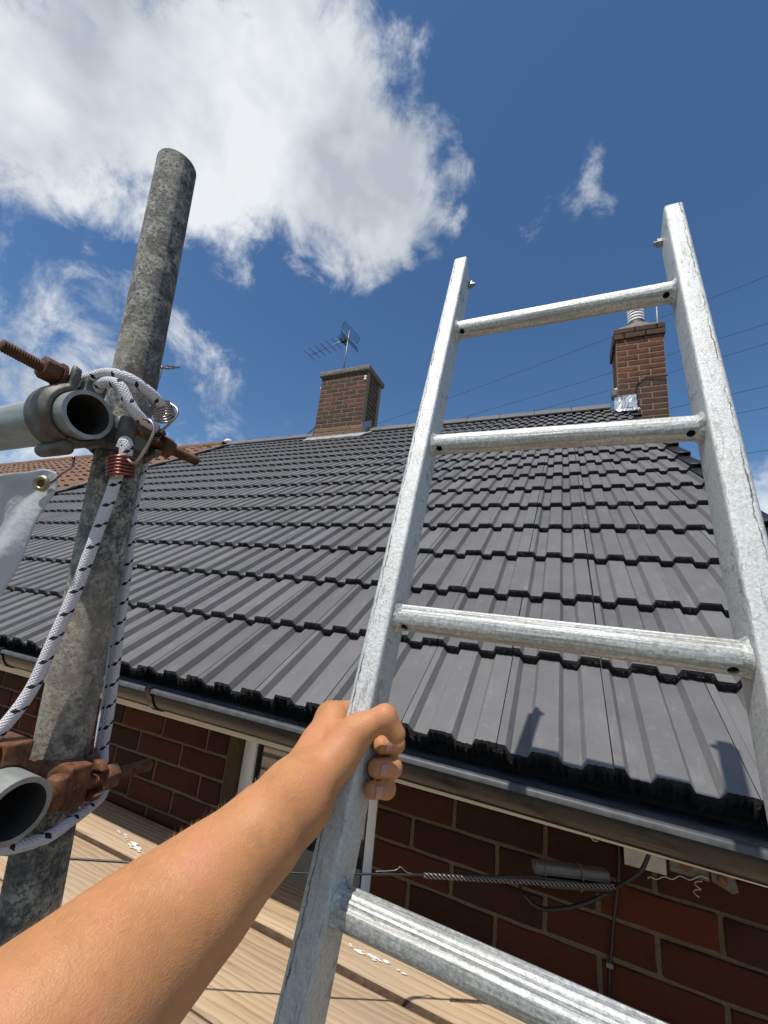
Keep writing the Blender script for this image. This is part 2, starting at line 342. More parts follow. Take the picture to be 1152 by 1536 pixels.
    s.set('Base Color', c).set('Metallic', .45).set('Roughness', s.ramp(a, [(.3, .38), (.7, .55)])); s.bump(s.math('ADD', s.math('MULTIPLY', a, .7), e), .5, .0018); M['galvanised_rung'] = s.mat
    M['bolt_steel'] = simple('bolt_steel', (.30, .30, .28), .4, .8, .3, 80, .3)
    # elastic cord: white braid with black flecks in pairs
    s = NT('bungee_braid'); uvn = s.N.new('ShaderNodeUVMap'); sp = s.N.new('ShaderNodeSeparateXYZ'); s.L.new(uvn.outputs[0], sp.inputs[0]); U, V = sp.outputs[0], sp.outputs[1]
    def fleck(off_u, off_v):
        vv = s.math('FRACT', s.math('ADD', s.math('MULTIPLY', V, 1/.022), off_v)); uu = s.math('FRACT', s.math('ADD', s.math('ADD', U, off_u), s.math('MULTIPLY', vv, -.55)))
        return s.math('MULTIPLY', s.math('LESS_THAN', vv, .17), s.math('LESS_THAN', uu, .15))
    fl = s.math('MAXIMUM', s.math('MAXIMUM', fleck(.0, .0), fleck(.19, .20)), s.math('MAXIMUM', fleck(.5, .0), fleck(.69, .20)))
    def wave(sgn):
        return s.math('SINE', s.math('MULTIPLY', s.math('ADD', s.math('MULTIPLY', U, 10.0*sgn), s.math('MULTIPLY', V, 330.0)), 6.2832))
    br = s.math('MAXIMUM', wave(1), wave(-1)); nz = s.noise(s.coord(False), 500, 3, .6)
    s.set('Base Color', s.mix(fl, s.mix(nz, (.66, .64, .68), (.82, .80, .82)), (.012, .012, .018))).set('Roughness', .75)
    s.bump(s.math('ADD', br, nz), .7, .0011); M['bungee_braid'] = s.mat
    M['copper_wire'] = simple('copper_wire', (.22, .075, .06), .3, .75, .2, 80, .1)
    M['steel_wire'] = simple('steel_wire', (.40, .33, .30), .3, .85, .25, 80, .1)
    s = NT('sheeting'); v = s.coord(False); f = s.noise(v, 8, 5, .6, .5); g = s.noise(v, 120, 3, .6); lf = s.N.new('ShaderNodeLayerWeight')
    s.set('Base Color', s.ramp(f, [(.3, (.66, .69, .72)), (.7, (.80, .82, .84))])).set('Roughness', .32).set('Transmission Weight', 0.0); s.bump(s.math('ADD', f, s.math('MULTIPLY', g, .15)), .5, .02)
    tr = s.N.new('ShaderNodeBsdfTranslucent'); tr.inputs[0].default_value = (.72, .76, .80, 1); ms = s.N.new('ShaderNodeMixShader'); ms.inputs[0].default_value = .45
    o = s.N['Material Output']; s.L.new(s.b.outputs[0], ms.inputs[1]); s.L.new(tr.outputs[0], ms.inputs[2]); s.L.new(ms.outputs[0], o.inputs[0]); M['sheeting'] = s.mat
    M['brass'] = simple('brass', (.42, .36, .24), .35, .8, .3, 120, .2)
    M['black_cable'] = simple('black_cable', (.012, .012, .013), .35, 0, .2, 80, .1)
    s = NT('grip_wire'); s.set('Base Color', (.20, .20, .20)).set('Metallic', .7).set('Roughness', .38); M['grip_wire'] = s.mat
    M['splice_plastic'] = simple('splice_plastic', (.10, .102, .105), .4, 0, .2, 60, .1)
    M['plate_metal'] = simple('plate_metal', (.46, .44, .39), .6, .2, .18, 40, .3)
    M['aerial_metal'] = simple('aerial_metal', (.22, .23, .24), .5, .5, .2, 20, .1)
    M['aerial_dark'] = simple('aerial_dark', (.03, .03, .032), .5, .2, .2, 20, .1)
    M['far_cable'] = simple('far_cable', (.02, .025, .03), .6)
    # skin
    s = NT('skin'); v = s.coord(False); a = s.noise(v, 24, 4, .6, .3); f = s.noise(v, 520, 4, .7); p = s.voro(v, 900); w = s.noise(s.coord(False, (1, 1, 1)), 110, 4, .65, .6)
    c = s.ramp(a, [(.3, (.45, .205, .085)), (.5, (.53, .245, .102)), (.72, (.56, .235, .120))]); c = s.mix(s.ramp(w, [(.45, 0), (.75, .34)]), c, (.38, .145, .070)); c = s.mix(s.ramp(s.noise(v, 260, 3, .6), [(.60, 0), (.72, .35)]), c, (.62, .34, .18))
    s.set('Base Color', c).set('Roughness', .52).set('Subsurface Weight', .12).set('Subsurface Radius', (1.0, .35, .18)).set('Subsurface Scale', .004).set('Specular IOR Level', .32)
    s.bump(s.math('ADD', s.math('ADD', s.math('MULTIPLY', f, .4), s.math('MULTIPLY', p, .35)), s.math('MULTIPLY', w, .9)), .32, .0013); M['skin'] = s.mat
    s = NT('nail'); s.set('Base Color', (.50, .25, .17)).set('Roughness', .42).set('Subsurface Weight', .1).set('Subsurface Scale', .003); M['nail'] = s.mat
    s = NT('hair'); s.set('Base Color', (.70, .45, .22)).set('Roughness', .4); M['hair'] = s.mat
    # ground
    s = NT('ground'); v = s.coord(False); a = s.noise(v, .35, 5, .6); b = s.noise(v, 14, 5, .7)
    s.set('Base Color', s.mix(b, s.ramp(a, [(.4, (.16, .15, .135)), (.6, (.075, .105, .04))]), (.12, .11, .09))).set('Roughness', .95); s.bump(b, .6, .05); M['ground'] = s.mat
    M['render'] = simple('render', (.30, .16, .10), .9, 0, .2, 12, .3)
make_materials()

# ------------------------------------------------------------------ ground
GZ = -3.0
mb = MB(); mb.add([(-400, -400, GZ), (400, -400, GZ), (400, 400, GZ), (-400, 400, GZ)], [(0, 1, 2, 3)])
tag(mb.build('ground', M['ground']), 'paved and grassy garden ground below the scaffold', None, None, 'structure')

# ------------------------------------------------------------------ house
A = 0.6104; G = 0.3022; W = 0.205; T = 0.0225; YW = 0.3016
SR = Vector((0, math.cos(A), math.sin(A))); NR = Vector((0, -math.sin(A), math.cos(A)))
def roof(x, s, h=0.0): return Vector((x, 0, 0))+SR*s+NR*h
KR = 17.15; RS = KR*G                      # ridge, measured up the slope
RY, RZ = (SR*RS).y, (SR*RS).z
X0, X1 = -5.70, 0.635                      # party line and verge
house = thing('house', (-2.5, YW, GZ), 'brick house with newly laid dark grey interlocking tile roof and black gutter', 'house')

# wall: mortar core with a window opening, each brick laid on it
WX0, WX1 = -1.136, -0.577
wall_mb = MB()
ZT, ZB = -0.126, GZ
WZ1, WZ0 = -0.135, -1.25
yf = YW+0.0045
wall_mb.box((X0, yf, ZB), (WX0-.004, yf+.24, ZT)); wall_mb.box((WX1+.004, yf, ZB), (X1-.02, yf+.24, ZT)); wall_mb.box((WX0-.004, yf, ZB), (WX1+.004, yf+.24, WZ0-.004))
wall_mb.box((X0, yf+.24, ZB), (X0+.24, 2*RY-YW, ZT)); wall_mb.box((X1-.26, yf+.24, ZB), (X1-.02, 2*RY-YW, ZT)); wall_mb.box((X0, 2*RY-YW, ZB), (X1-.02, 2*RY-YW+.24, ZT))
gx = X1-.26
wall_mb.add([(gx, YW+.2, ZT), (gx, 2*RY-YW-.2, ZT), (gx, RY, RZ-.28), (gx+.24, YW+.2, ZT), (gx+.24, 2*RY-YW-.2, ZT), (gx+.24, RY, RZ-.28)], [(0, 1, 2), (3, 5, 4), (0, 3, 4, 1), (1, 4, 5, 2), (2, 5, 3, 0)])
wall = wall_mb.build('wall', M['mortar'], house)
def brick_mesh(lx, ly, lz, mat, jit=.0017, seed=0):
    r = random.Random(seed); mb = MB(); mb.box((-lx/2, -ly/2, -lz/2), (lx/2, ly/2, lz/2))
    me = mb.mesh('brick', mat); bevel(me, .0028, 2)
    bm = bmesh.new(); bm.from_mesh(me)
    bmesh.ops.subdivide_edges(bm, edges=[e for e in bm.edges if e.calc_length() > .04], cuts=3, use_grid_fill=True)
    for v in bm.verts: v.co += Vector((r.uniform(-jit, jit), r.uniform(-jit, jit)*.6, r.uniform(-jit, jit)))
    bm.to_mesh(me); bm.free()
    return me
bm_cache = {}
def get_brick(l, d, h, key, seed):
    k = (round(l, 3), round(d, 3), round(h, 3), key, seed % 3)
    if k not in bm_cache: bm_cache[k] = brick_mesh(l, d, h, M[key], seed=hash(k) % 1000)
    return bm_cache[k]
def lay(parent, cx, cy, cz, l, d, h, key, rot=0.0):
    s = random.randrange(3)
    Mx = Matrix.Translation((cx, cy, cz)) @ Matrix.Rotation(rot+random.uniform(-.004, .004), 4, 'Z') @ Matrix.Rotation(random.uniform(-.004, .004), 4, 'Y')
    return place('brick', get_brick(l, d, h, key, s), parent, Mx)
BED = -0.2833
for row in range(-2, 6):
    zc = BED-0.0375-0.075*row+.0003
    if row == -2: continue
    even = row % 2 == 0
    # right of the window: perpends measured on the wall; a course of stretchers
    start = -0.4631 + (0.0 if even else 0.1125)
    ends = [WX1+.002] + [start+.225*i for i in range(-1, 6) if WX1+.05 < start+.225*i < X1-.05] + [X1-.02]
    for a, b in zip(ends[:-1], ends[1:]):
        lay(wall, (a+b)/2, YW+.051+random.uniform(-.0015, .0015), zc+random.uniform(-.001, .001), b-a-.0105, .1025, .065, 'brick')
    start = -1.6891 + (0.1125 if even else 0.0)
    ends = [WX0-.002]+[start+.225*i for i in range(2, -12, -1) if start+.225*i < WX0-.05]
    for b, a in zip(ends[:-1], ends[1:]):
        if b < -3.6: break
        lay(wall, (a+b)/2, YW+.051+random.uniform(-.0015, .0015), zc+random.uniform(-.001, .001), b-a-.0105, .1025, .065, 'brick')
# window in its reveal
win = thing_part = bpy.data.objects.new('window', None); COL.objects.link(win); win.parent = house; win.location = Vector((-.85, YW+.07, -.7))-wloc(house)
fy0, fy1 = YW+.075, YW+.135; fwid = .055
for nm, a, b in (('frame', (WX0+.002, fy0, WZ0), (WX0+fwid, fy1, WZ1)), ('frame', (WX1-fwid, fy0, WZ0), (WX1-.002, fy1, WZ1)),
                 ('frame', (WX0+fwid+.0005, fy0, WZ1-fwid), (WX1-fwid-.0005, fy1, WZ1)), ('frame', (WX0+fwid+.0005, fy0, WZ0), (WX1-fwid-.0005, fy1, WZ0+fwid))):
    mb = MB(); mb.box(a, b); o = mb.build(nm, M['upvc'], win); bevel(o.data, .006, 2)
mb = MB(); ga, gb = WX0+fwid, WX1-fwid
for a, b in (((ga, fy0+.012, WZ0+fwid), (ga+.008, fy1-.012, WZ1-fwid)), ((gb-.008, fy0+.012, WZ0+fwid), (gb, fy1-.012, WZ1-fwid))): mb.box(a, b)
mb.build('gasket', M['dark_gasket'], win)
mb = MB(); mb.box((ga+.008, fy0+.024, WZ0+fwid), (gb-.008, fy0+.044, WZ1-fwid)); mb.build('pane', M['glass_pane'], win)
mb = MB(); mb.box((WX0+.003, YW-.03, WZ0-.03), (WX1-.003, fy0-.001, WZ0-.002)); mb.build('sill', M['upvc'], win)
mb = MB(); mb.box((WX1-.0015, YW+.070, WZ0), (WX1+.0035, YW+.0755, WZ1)); mb.build('sealant', M['upvc'], win)

# fascia and soffit
FY = 0.088
mb = MB(); mb.box((X0, FY, -.134), (X1+.02, FY+.018, .055)); fa = mb.build('fascia', M['fascia'], house); bevel(fa.data, .003, 1)
mb = MB(); mb.box((X0, FY+.018, -.1255), (X1+.02, YW+.10, -.1165)); mb.build('soffit', M['fascia'], house)

# gutter: half round, a slight fall to the right
def gz(x): return -0.0415-0.0085*(x+.6)
mb = MB(); GR = .056; GYc = .027
prof = [(math.cos(a)*GR, math.sin(a)*GR) for a in [math.pi+math.pi*i/18 for i in range(19)]]
prof = [(-GR-.0035, .006), (-GR-.0045, .001)] + [(p[0]*1.0, p[1]) for p in prof] + [(GR, .012)]
inner = [(GR-.003, .012)] + [(math.cos(a)*(GR-.003), math.sin(a)*(GR-.003)) for a in [2*math.pi-math.pi*i/18 for i in range(19)]] + [(-GR+.001, .004), (-GR, .007), (-GR-.002, .0085)]
ring = prof+inner
xs = [X0-.3+i*.35 for i in range(20)]; xs[-1] = X1+.08; xs = sorted(x for x in xs if x <= X1+.08)
n = len(ring); v = [(x, GYc+a, gz(x)+b) for x in xs for a, b in ring]; f = []
for i in range(len(xs)-1):
    for k in range(n): f.append((i*n+k, i*n+(k+1) % n, (i+1)*n+(k+1) % n, (i+1)*n+k))
f += [tuple(range(n)), tuple(reversed(range((len(xs)-1)*n, len(xs)*n)))]
mb.add(v, f); gutter = mb.build('gutter', M['gutter_plastic'], house, auto=50)
mb = MB(); rimp = [(-.0115, -.004), (-.0105, .0035), (-.008, .0062), (-.001, .0075), (.0015, .006), (.001, .001), (-.003, -.0005), (-.0055, -.005)]; n = len(rimp)
mb.add([(x, GYc-GR+a, gz(x)+.003+b) for x in xs for a, b in rimp], [(i*n+k, i*n+(k+1) % n, (i+1)*n+(k+1) % n, (i+1)*n+k) for i in range(len(xs)-1) for k in range(n)]+[tuple(range(n)), tuple(reversed(range((len(xs)-1)*n, len(xs)*n)))])
mb.build('rim', M['gutter_rim_sheen'], gutter, auto=50)
def gutter_bracket(x, w=.022):
    mb = MB(); c = [(GR+.004, .02), (GR+.0035, 0)] + [(math.cos(a)*(GR+.004), math.sin(a)*(GR+.004)) for a in [2*math.pi-math.pi*i/14 for i in range(1, 14)]] + [(-GR-.0125, -.002), (-GR-.0135, .012), (-GR-.003, .0135)]
    d = [(a*1.0+(.0035 if a < 0 else -.0035)*0 + (0.004*(-a)/GR), b+(.004 if b < 0 else .0025)) for a, b in c]
    poly = c+d[::-1]
    mb.prism(poly, (x-w/2, GYc, gz(x)), (0, 1, 0), (0, 0, 1), (1, 0, 0), w); o = mb.build('bracket', M['gutter_plastic'], gutter, auto=40); return o
for x in (-4.4, -3.6, -2.8, -1.975, -1.17, .56): gutter_bracket(x)

# roof: deck under the tiles, then the tiles one by one
UPts = [.0012, .017, .0262, .0575, .0658, .113, .1222, .154, .1623, W-.0012]
HPts = [0, 0, -.018, -.018, 0, 0, -.018, -.018, 0, 0]
def prof_h(u):
    return float(np.interp(u, UPts, HPts))
def tile_mesh(detail, edge_j, seed, eave=False):
    r = random.Random(seed); us = sorted(set(UPts))
    if detail:
        ex = []
        for a, b in zip(us[:-1], us[1:]):
            n = max(1, int(round((b-a)/.0045)))
            ex += [a+(b-a)*i/n for i in range(n)]
        us = ex+[us[-1]]
    n = len(us); tot = G+.06; v = []; f = []; mi = []
    # the corners of each rib are eased by a millimetre
    top = [prof_h(u) for u in us]
    dz = [r.uniform(-1, 1) for _ in us]; ds = [r.uniform(-1, 1) for _ in us]
    for i in range(1, n-1): dz[i] = .5*dz[i]+.25*(dz[i-1]+dz[i+1])
    th = T*(1.35 if eave else 1.0)
    rows = []
    def row(fn): rows.append([fn(i) for i in range(n)])
    row(lambda i: (us[i], tot, top[i]+T*(1-tot/G)))
    if detail: row(lambda i: (us[i], .14, top[i]+T*(1-.14/G)))
    row(lambda i: (us[i], .0045+abs(ds[i])*edge_j*.3, top[i]+T))
    row(lambda i: (us[i], .0005+ds[i]*edge_j*.4, top[i]+T-.0035-abs(dz[i])*edge_j*.5))
    if detail: row(lambda i: (us[i], -.001+ds[i]*edge_j*.8, top[i]+T*.45))
    row(lambda i: (us[i], .001+ds[i]*edge_j, top[i]+T-th+dz[i]*edge_j))
    row(lambda i: (us[i], .045, top[i]+.001))
    for rw in rows: v += rw
    for a in range(len(rows)-1):
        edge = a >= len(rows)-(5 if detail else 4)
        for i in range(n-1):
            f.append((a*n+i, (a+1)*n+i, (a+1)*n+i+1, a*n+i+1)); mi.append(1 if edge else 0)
    # side walls down into the interlock
    for i, sgn in ((0, 1), (n-1, -1)):
        b = len(v); v += [(us[i], tot, -.02), (us[i], .006, -.006)]
        last = 1 if detail else 0
        chain = [k*n+i for k in range((3 if detail else 2))]
        q = chain+[b+1, b]; f.append(tuple(q) if sgn < 0 else tuple(reversed(q))); mi.append(0)
    return v, f, mi
def to_mesh(t, name='roof_tile'):
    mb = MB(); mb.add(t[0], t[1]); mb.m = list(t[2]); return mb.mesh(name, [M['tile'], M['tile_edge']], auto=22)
RM = Matrix(((1, 0, 0, 0), (0, SR.y, NR.y, 0), (0, SR.z, NR.z, 0), (0, 0, 0, 1)))
roof_part = bpy.data.objects.new('roof', None); COL.objects.link(roof_part); roof_part.parent = house; roof_part.location = Vector((-2.5, 0, 0))-wloc(house)
eave_t = [to_mesh(tile_mesh(True, .0078, 100+i, True)) for i in range(6)]
near_t = [to_mesh(tile_mesh(True, .0020, 200+i)) for i in range(6)]
low_t = [to_mesh(tile_mesh(False, .0008, 300+i)) for i in range(3)]
low_raw = tile_mesh(False, .0008, 400)
cells = []
J0 = math.floor(X0/W); J1 = 2
def px(P):
    d = P-CAM; w = d.dot(fw); return (576+609.9*d.dot(rt)/w, 768-609.9*d.dot(up)/w, w)
for k in range(18):
    for j in range(J0, J1+1):
        if k == 17: continue
        P = roof(j*W+W/2, k*G+G/2); a = px(P); vis = a[2] > 0 and -60 < a[0] < 1200 and 500 < a[1] < 1500
        cells.append(((P-CAM).length + (0 if vis else 50), k, j))
cells.sort()
rest = MB()
for idx, (_, k, j) in enumerate(cells):
    jx, js, jh = random.uniform(-.0012, .0012), random.uniform(-.003, .003), random.uniform(-.0007, .0007)
    x0 = j*W; clip_left = x0 < X0
    if clip_left: continue
    Mx = Matrix.Translation(roof(x0+jx, k*G+js, jh)) @ RM @ Matrix.Rotation(random.uniform(-.003, .003), 4, 'Z')
    if idx < 300:
        me = eave_t[random.randrange(6)] if k == 0 else (near_t[random.randrange(6)] if k < 6 else low_t[random.randrange(3)])
        place('roof_tile', me, roof_part, Mx)
    else:
        vv = [Mx @ Vector(p) for p in low_raw[0]]; b = len(rest.v); rest.v += [tuple(p) for p in vv]; rest.f += [tuple(b+i for i in q) for q in low_raw[1]]; rest.m += low_raw[2]
ro = rest.build('roof_tiles', [M['tile'], M['tile_edge']], roof_part, auto=22); ro['kind'] = 'stuff'
mb = MB(); a, b, c, d = roof(X0, .01, -.028), roof(X1-.005, .01, -.028), roof(X1-.005, RS, -.028), roof(X0, RS, -.028)
back = [Vector((p.x, 2*RY-p.y, p.z)) for p in (a, b, c, d)]
mb.add([a, b, c, d]+back, [(0, 1, 2, 3), (7, 6, 5, 4)]); mb.add([p+NR*-.02 for p in (a, b, c, d)], [(3, 2, 1, 0)])
mb.build('underlay', M['underlay'], roof_part)
# rear slope, a plain sheet of tile courses
mb = MB()
for k in range(17):
    p = [roof(X0, k*G, T), roof(X1-.03, k*G, T), roof(X1-.03, k*G+G, .002), roof(X0, k*G+G, .002), roof(X0, k*G+.002, 0), roof(X1-.03, k*G+.002, 0)]
    q = [Vector((t.x, 2*RY-t.y, t.z)) for t in p]; mb.add(q, [(3, 2, 1, 0), (0, 1, 5, 4)])
o = mb.build('tile_slope', M['tile'], roof_part); o['kind'] = 'stuff'
# ridge tiles and clips
nr = 14; xr0, xr1 = X0+.02, .45
for i in range(nr):
    a = xr0+(xr1-xr0)*i/nr; L_ = (xr1-xr0)/nr; mb = MB()
    pr = [(-.125, -.078), (-.095, -.028), (-.05, .012), (0, .022), (.05, .012), (.095, -.028), (.125, -.078)]; pi = [(p*.93, q-.014) for p, q in pr]
    mb.prism(pr+pi[::-1], (a+.003, RY, RZ+.034), (0, 1, 0), (0, 0, 1), (1, 0, 0), L_-.006); mb.build('ridge_tile', M['tile'], roof_part, auto=40)
    mb = MB(); mb.box((a-.012, RY-.03, RZ+.052), (a+.012, RY+.03, RZ+.066)); mb.box((a-.004, RY-.006, RZ+.066), (a+.004, RY+.006, RZ+.083)); mb.build('ridge_clip', M['verge'], roof_part)
# dry verge caps, one to a course
def cap_mesh():
    mb = MB(); L_ = G+.03
    pr = [(-.052, .004), (-.05, .016), (.012, .018), (.019, .012), (.02, -.075), (.012, -.078), (.010, .006), (.004, .008), (-.046, .006)]
    n = len(pr); v = [(a, 0.0, b+T+.004) for a, b in pr]+[(a, L_, b-.008+.004) for a, b in pr]
    mb.add(v, [(i, (i+1) % n, n+(i+1) % n, n+i) for i in range(n)]+[tuple(reversed(range(n))), tuple(range(n, 2*n))])
    mb.add([(.019, -.012, -.07+T), (.019, .0, .012+T), (.019, 0, -.075+T), (.010, -.012, -.07+T), (.010, 0, .012+T), (.010, 0, -.075+T)], [(0, 1, 4, 3), (0, 3, 5, 2), (0, 2, 1), (3, 4, 5)])
    return bevel(mb.mesh('verge_cap', M['verge']), .002, 1)
cm = cap_mesh()
for k in range(17): place('verge_cap', cm, roof_part, Matrix.Translation(roof(X1-.006, k*G-.004, 0)) @ RM)

# chimneys
def chimney(x0, x1, y0, y1, zb, zt, keyf, label, mort):
    c = bpy.data.objects.new('chimney', None); COL.objects.link(c); c.parent = house; c.location = Vector(((x0+x1)/2, (y0+y1)/2, zb))-wloc(house); c['label'] = label
    mb = MB(); mb.box((x0+.0025, y0+.0025, zb-.6), (x1-.0025, y1-.0025, zt)); mb.build('core', mort, c)
    n = int(round((zt-zb)/.075)); h = (zt-zb)/n
    for r in range(n):
        z = zb+h*(r+.5)
        def run(a, b, first):
            e = [a]; p = a+(first)
            while p < b-.05: e.append(p); p += .225
            e.append(b); return list(zip(e[:-1], e[1:]))
        for (a, b) in run(x0, x1, .225 if r % 2 else .1125):
            lay(c, (a+b)/2, y0+.045, z, b-a-.011, .09, h-.011, keyf(r, n)); lay(c, (a+b)/2, y1-.045, z, b-a-.011, .09, h-.011, keyf(r, n))
        for (a, b) in run(y0+.092, y1-.092, .1125 if r % 2 else .225):
            lay(c, x1-.045, (a+b)/2, z, b-a-.011, .09, h-.011, keyf(r, n), math.pi/2); lay(c, x0+.045, (a+b)/2, z, b-a-.011, .09, h-.011, keyf(r, n), math.pi/2)
    return c
C1 = (-3.675, -2.84, 3.95, 4.47)
ch1 = chimney(*C1, 2.80, 3.865, lambda r, n: 'base_brick' if r < 2 else 'chimney_brick', 'sooty brown brick chimney stack with flat concrete cap and lead flashing', M['chimney_mortar'])
mb = MB(); mb.box((C1[0]-.035, C1[2]-.035, 3.868), (C1[1]+.035, C1[3]+.035, 3.955)); o = mb.build('cap', M['concrete'], ch1); bevel(o.data, .012, 2)
# lead: apron in front, stepped sides
mb = MB(); s0 = 3.945/math.cos(A)
def strip(x0, x1, sa, sb, h): return [roof(x0, sa, h), roof(x1, sa, h), roof(x1, sb, h), roof(x0, sb, h)]
v = []; nseg = 14
for i in range(nseg+1):
    x = C1[0]-.10+(C1[1]-C1[0]+.2)*i/nseg; wv = .006*math.sin(i*2.3)
    v += [roof(x, s0-.13+wv, T+.004+.004*math.sin(i*1.9)), roof(x, s0-.005, T+.016), roof(x, s0-.005, T+.016)+Vector((0, -.004, .020))]
mb.add(v, [(3*i+a, 3*i+3+a, 3*i+4+a, 3*i+1+a) for i in range(nseg) for a in (0, 1)]); mb.build('lead_apron', M['lead'], ch1, smooth=True)
for xx, sg in ((C1[0], -1), (C1[1], 1)):
    mb = MB()
    p = [Vector((xx+sg*.006, C1[2]-.01, 0)), Vector((xx+sg*.006, RY, 0))]; zz = [(p[0].y)*math.tan(A)+.03, RZ+.03]
    q = [Vector((p[0].x, p[0].y, zz[0])), Vector((p[1].x, p[1].y, zz[1])), Vector((p[1].x, p[1].y, zz[1]+.17)), Vector((p[0].x, p[0].y, zz[0]+.20))]
    mb.add(q+[t+Vector((sg*.004, 0, 0)) for t in q], [(0, 1, 2, 3), (7, 6, 5, 4), (0, 4, 5, 1), (3, 2, 6, 7), (0, 3, 7, 4), (1, 5, 6, 2)])
    mb.add([q[0]+Vector((sg*.004, -.004, 0)), q[1]+Vector((sg*.004, 0, 0)), q[1]+Vector((sg*.11, 0, -.006)), q[0]+Vector((sg*.11, -.02, -.006))], [(0, 1, 2, 3), (3, 2, 1, 0)])
    mb.build('lead_step', M['lead'], ch1)
for (x, y, z) in ((C1[0]-.004, C1[2]+.03, 3.69), (C1[1]-.03, C1[2]-.004, 3.76), (C1[1]-.03, C1[2]-.004, 3.72)):
    mb = MB(); mb.box((x-.018, y-.014, z-.016), (x+.018, y+.01, z+.016)); o = mb.build('cable_clip', M['paint'], ch1); bevel(o.data, .005, 2)
C2 = (.515, 1.005, 4.02, 4.50)
ch2 = chimney(*C2, 2.50, 3.76, lambda r, n: 'dark_brick' if r < 9 else 'red_brick', 'tall red brick chimney stack with corbelled top and cement flaunching', M['chimney_mortar'])
for r, ov in ((0, .022), (1, .022)):
    z = 3.762+.076*r; x = C2[0]-ov
    while x < C2[1]+ov-.03:
        l = min(.225 if (r or x > C2[0]) else .11, C2[1]+ov-x); lay(ch2, x+l/2, C2[2]-ov+.05, z+.038, l-.010, .10, .066, 'dark_brick'); x += l
    y = C2[2]-ov+.10
    while y < C2[3]-.03:
        l = min(.225, C2[3]+ov-y)
        for xx in (C2[0]-ov+.05, C2[1]+ov-.05): lay(ch2, xx, y+l/2, z+.038, l-.010, .10, .066, 'dark_brick', math.pi/2)
        y += l
mb = MB(); mb.box((C2[0]+.02, C2[2]+.02, 3.76), (C2[1]-.02, C2[3]-.02, 3.905)); mb.build('cap_core', M['concrete'], ch2)
mb = MB(); cxm, cym = .775, 4.26
lo = [(C2[0]-.015, C2[2]-.015), (C2[1]+.015, C2[2]-.015), (C2[1]+.015, C2[3]+.015), (C2[0]-.015, C2[3]+.015)]
segs = 24; va = []; vb = []
for i in range(segs):
    a = 2*math.pi*i/segs; c_, s_ = math.cos(a), math.sin(a); k = 1/max(abs(c_)/((C2[1]-C2[0])/2+.012), abs(s_)/((C2[3]-C2[2])/2+.012))
    va.append((.76+c_*k, 4.26+s_*k, 3.912)); vb.append((cxm+c_*.125, cym+s_*.125, 4.07+.008*math.sin(3*a)))
mb.add(va+vb, [(i, (i+1) % segs, segs+(i+1) % segs, segs+i) for i in range(segs)]+[tuple(range(segs, 2*segs))]); mb.build('flaunching', M['concrete'], ch2, smooth=True)
mb = MB(); mb.tube([(cxm, cym, 4.02), (cxm, cym, 4.10), (cxm, cym, 4.42), (cxm, cym, 4.44)], [.098, .088, .085, .03], 24); mb.build('chimney_pot', M['cast_steel'], ch2, auto=40)
for i in range(6):
    z = 4.15+.042*i; mb = MB(); mb.tube([(cxm, cym, z), (cxm, cym, z+.022)], .094, 24); mb.build('louvre', M['paint'], ch2, auto=40)
# silver flashing tape and the loose cable on the right stack
mb = MB(); gx0, gx1 = .47, .70; nu, nv = 14, 8; v = []
for b in range(nv+1):
    for a in range(nu+1):
        x = gx0+(gx1-gx0)*a/nu; w = b/nv
        if w < .5: p = roof(x, (3.99-.20*(1-2*w))/math.cos(A), T+.012)
        else: p = Vector((x, 4.02-.008, 4.0*math.tan(A)+.03+(w-.5)*2*.17))
        if a < 3 and w > .5: p.z += (w-.5)*.22
        v.append(p+Vector((0, -abs(rng.normal())*.006, rng.normal()*.005)))
mb.add(v, [(b*(nu+1)+a, b*(nu+1)+a+1, (b+1)*(nu+1)+a+1, (b+1)*(nu+1)+a) for b in range(nv) for a in range(nu)]); mb.build('flashing_tape', M['flash_tape'], ch2, smooth=False)
mb = MB(); mb.box((.445, 3.98, 2.99), (.512, 4.10, 3.09)); o = mb.build('mortar_bedding', M['concrete'], ch2); bevel(o.data, .02, 2)
mb = MB(); mb.tube(smooth_path([(.72, 4.012, 2.80), (.70, 4.008, 2.98), (.705, 4.008, 3.12), (.77, 4.006, 3.20), (.88, 4.004, 3.20), (1.0, 4.004, 3.20), (1.012, 4.05, 3.22)], 6), .006, 6); mb.build('cable', M['black_cable'], ch2, smooth=True)

# ------------------------------------------------------------------ neighbouring house
nb = thing('house', (-10, YW, GZ), 'neighbouring house with old brown weathered roof tiles beside the dark grey roof', 'house')
mb = MB(); mb.box((-17, YW, GZ), (X0-.01, 2*RY-YW, -.12)); mb.build('wall', M['render'], nb)
nroof = bpy.data.objects.new('roof', None); COL.objects.link(nroof); nroof.parent = nb; nroof.location = Vector((-10, 0, 0))-wloc(nb)
mb = MB(); r = random.Random(3)
for k in range(17):
    for j in range(55):
        x = X0-.03-(j+1)*W; h = r.uniform(-.004, .006); pu = [0, .03, .06, .10, .14, .18, W]; ph = [.0, .028, .034, .028, .004, -.004, .0]
        v = [roof(x+u, k*G-.002+r.uniform(-.004, .004), hh+T*1.2+h) for u, hh in zip(pu, ph)]+[roof(x+u, k*G+G+.05, hh+h) for u, hh in zip(pu, ph)]+[roof(x+u, k*G+.001, hh-.004+h) for u, hh in zip(pu, ph)]
        mb.add(v, [(i, i+1, 8+i, 7+i) for i in range(6)]+[(14+i, 15+i, i+1, i) for i in range(6)])
o = mb.build('roof_tiles', M['brown_tile'], nroof, auto=35); o['kind'] = 'stuff'
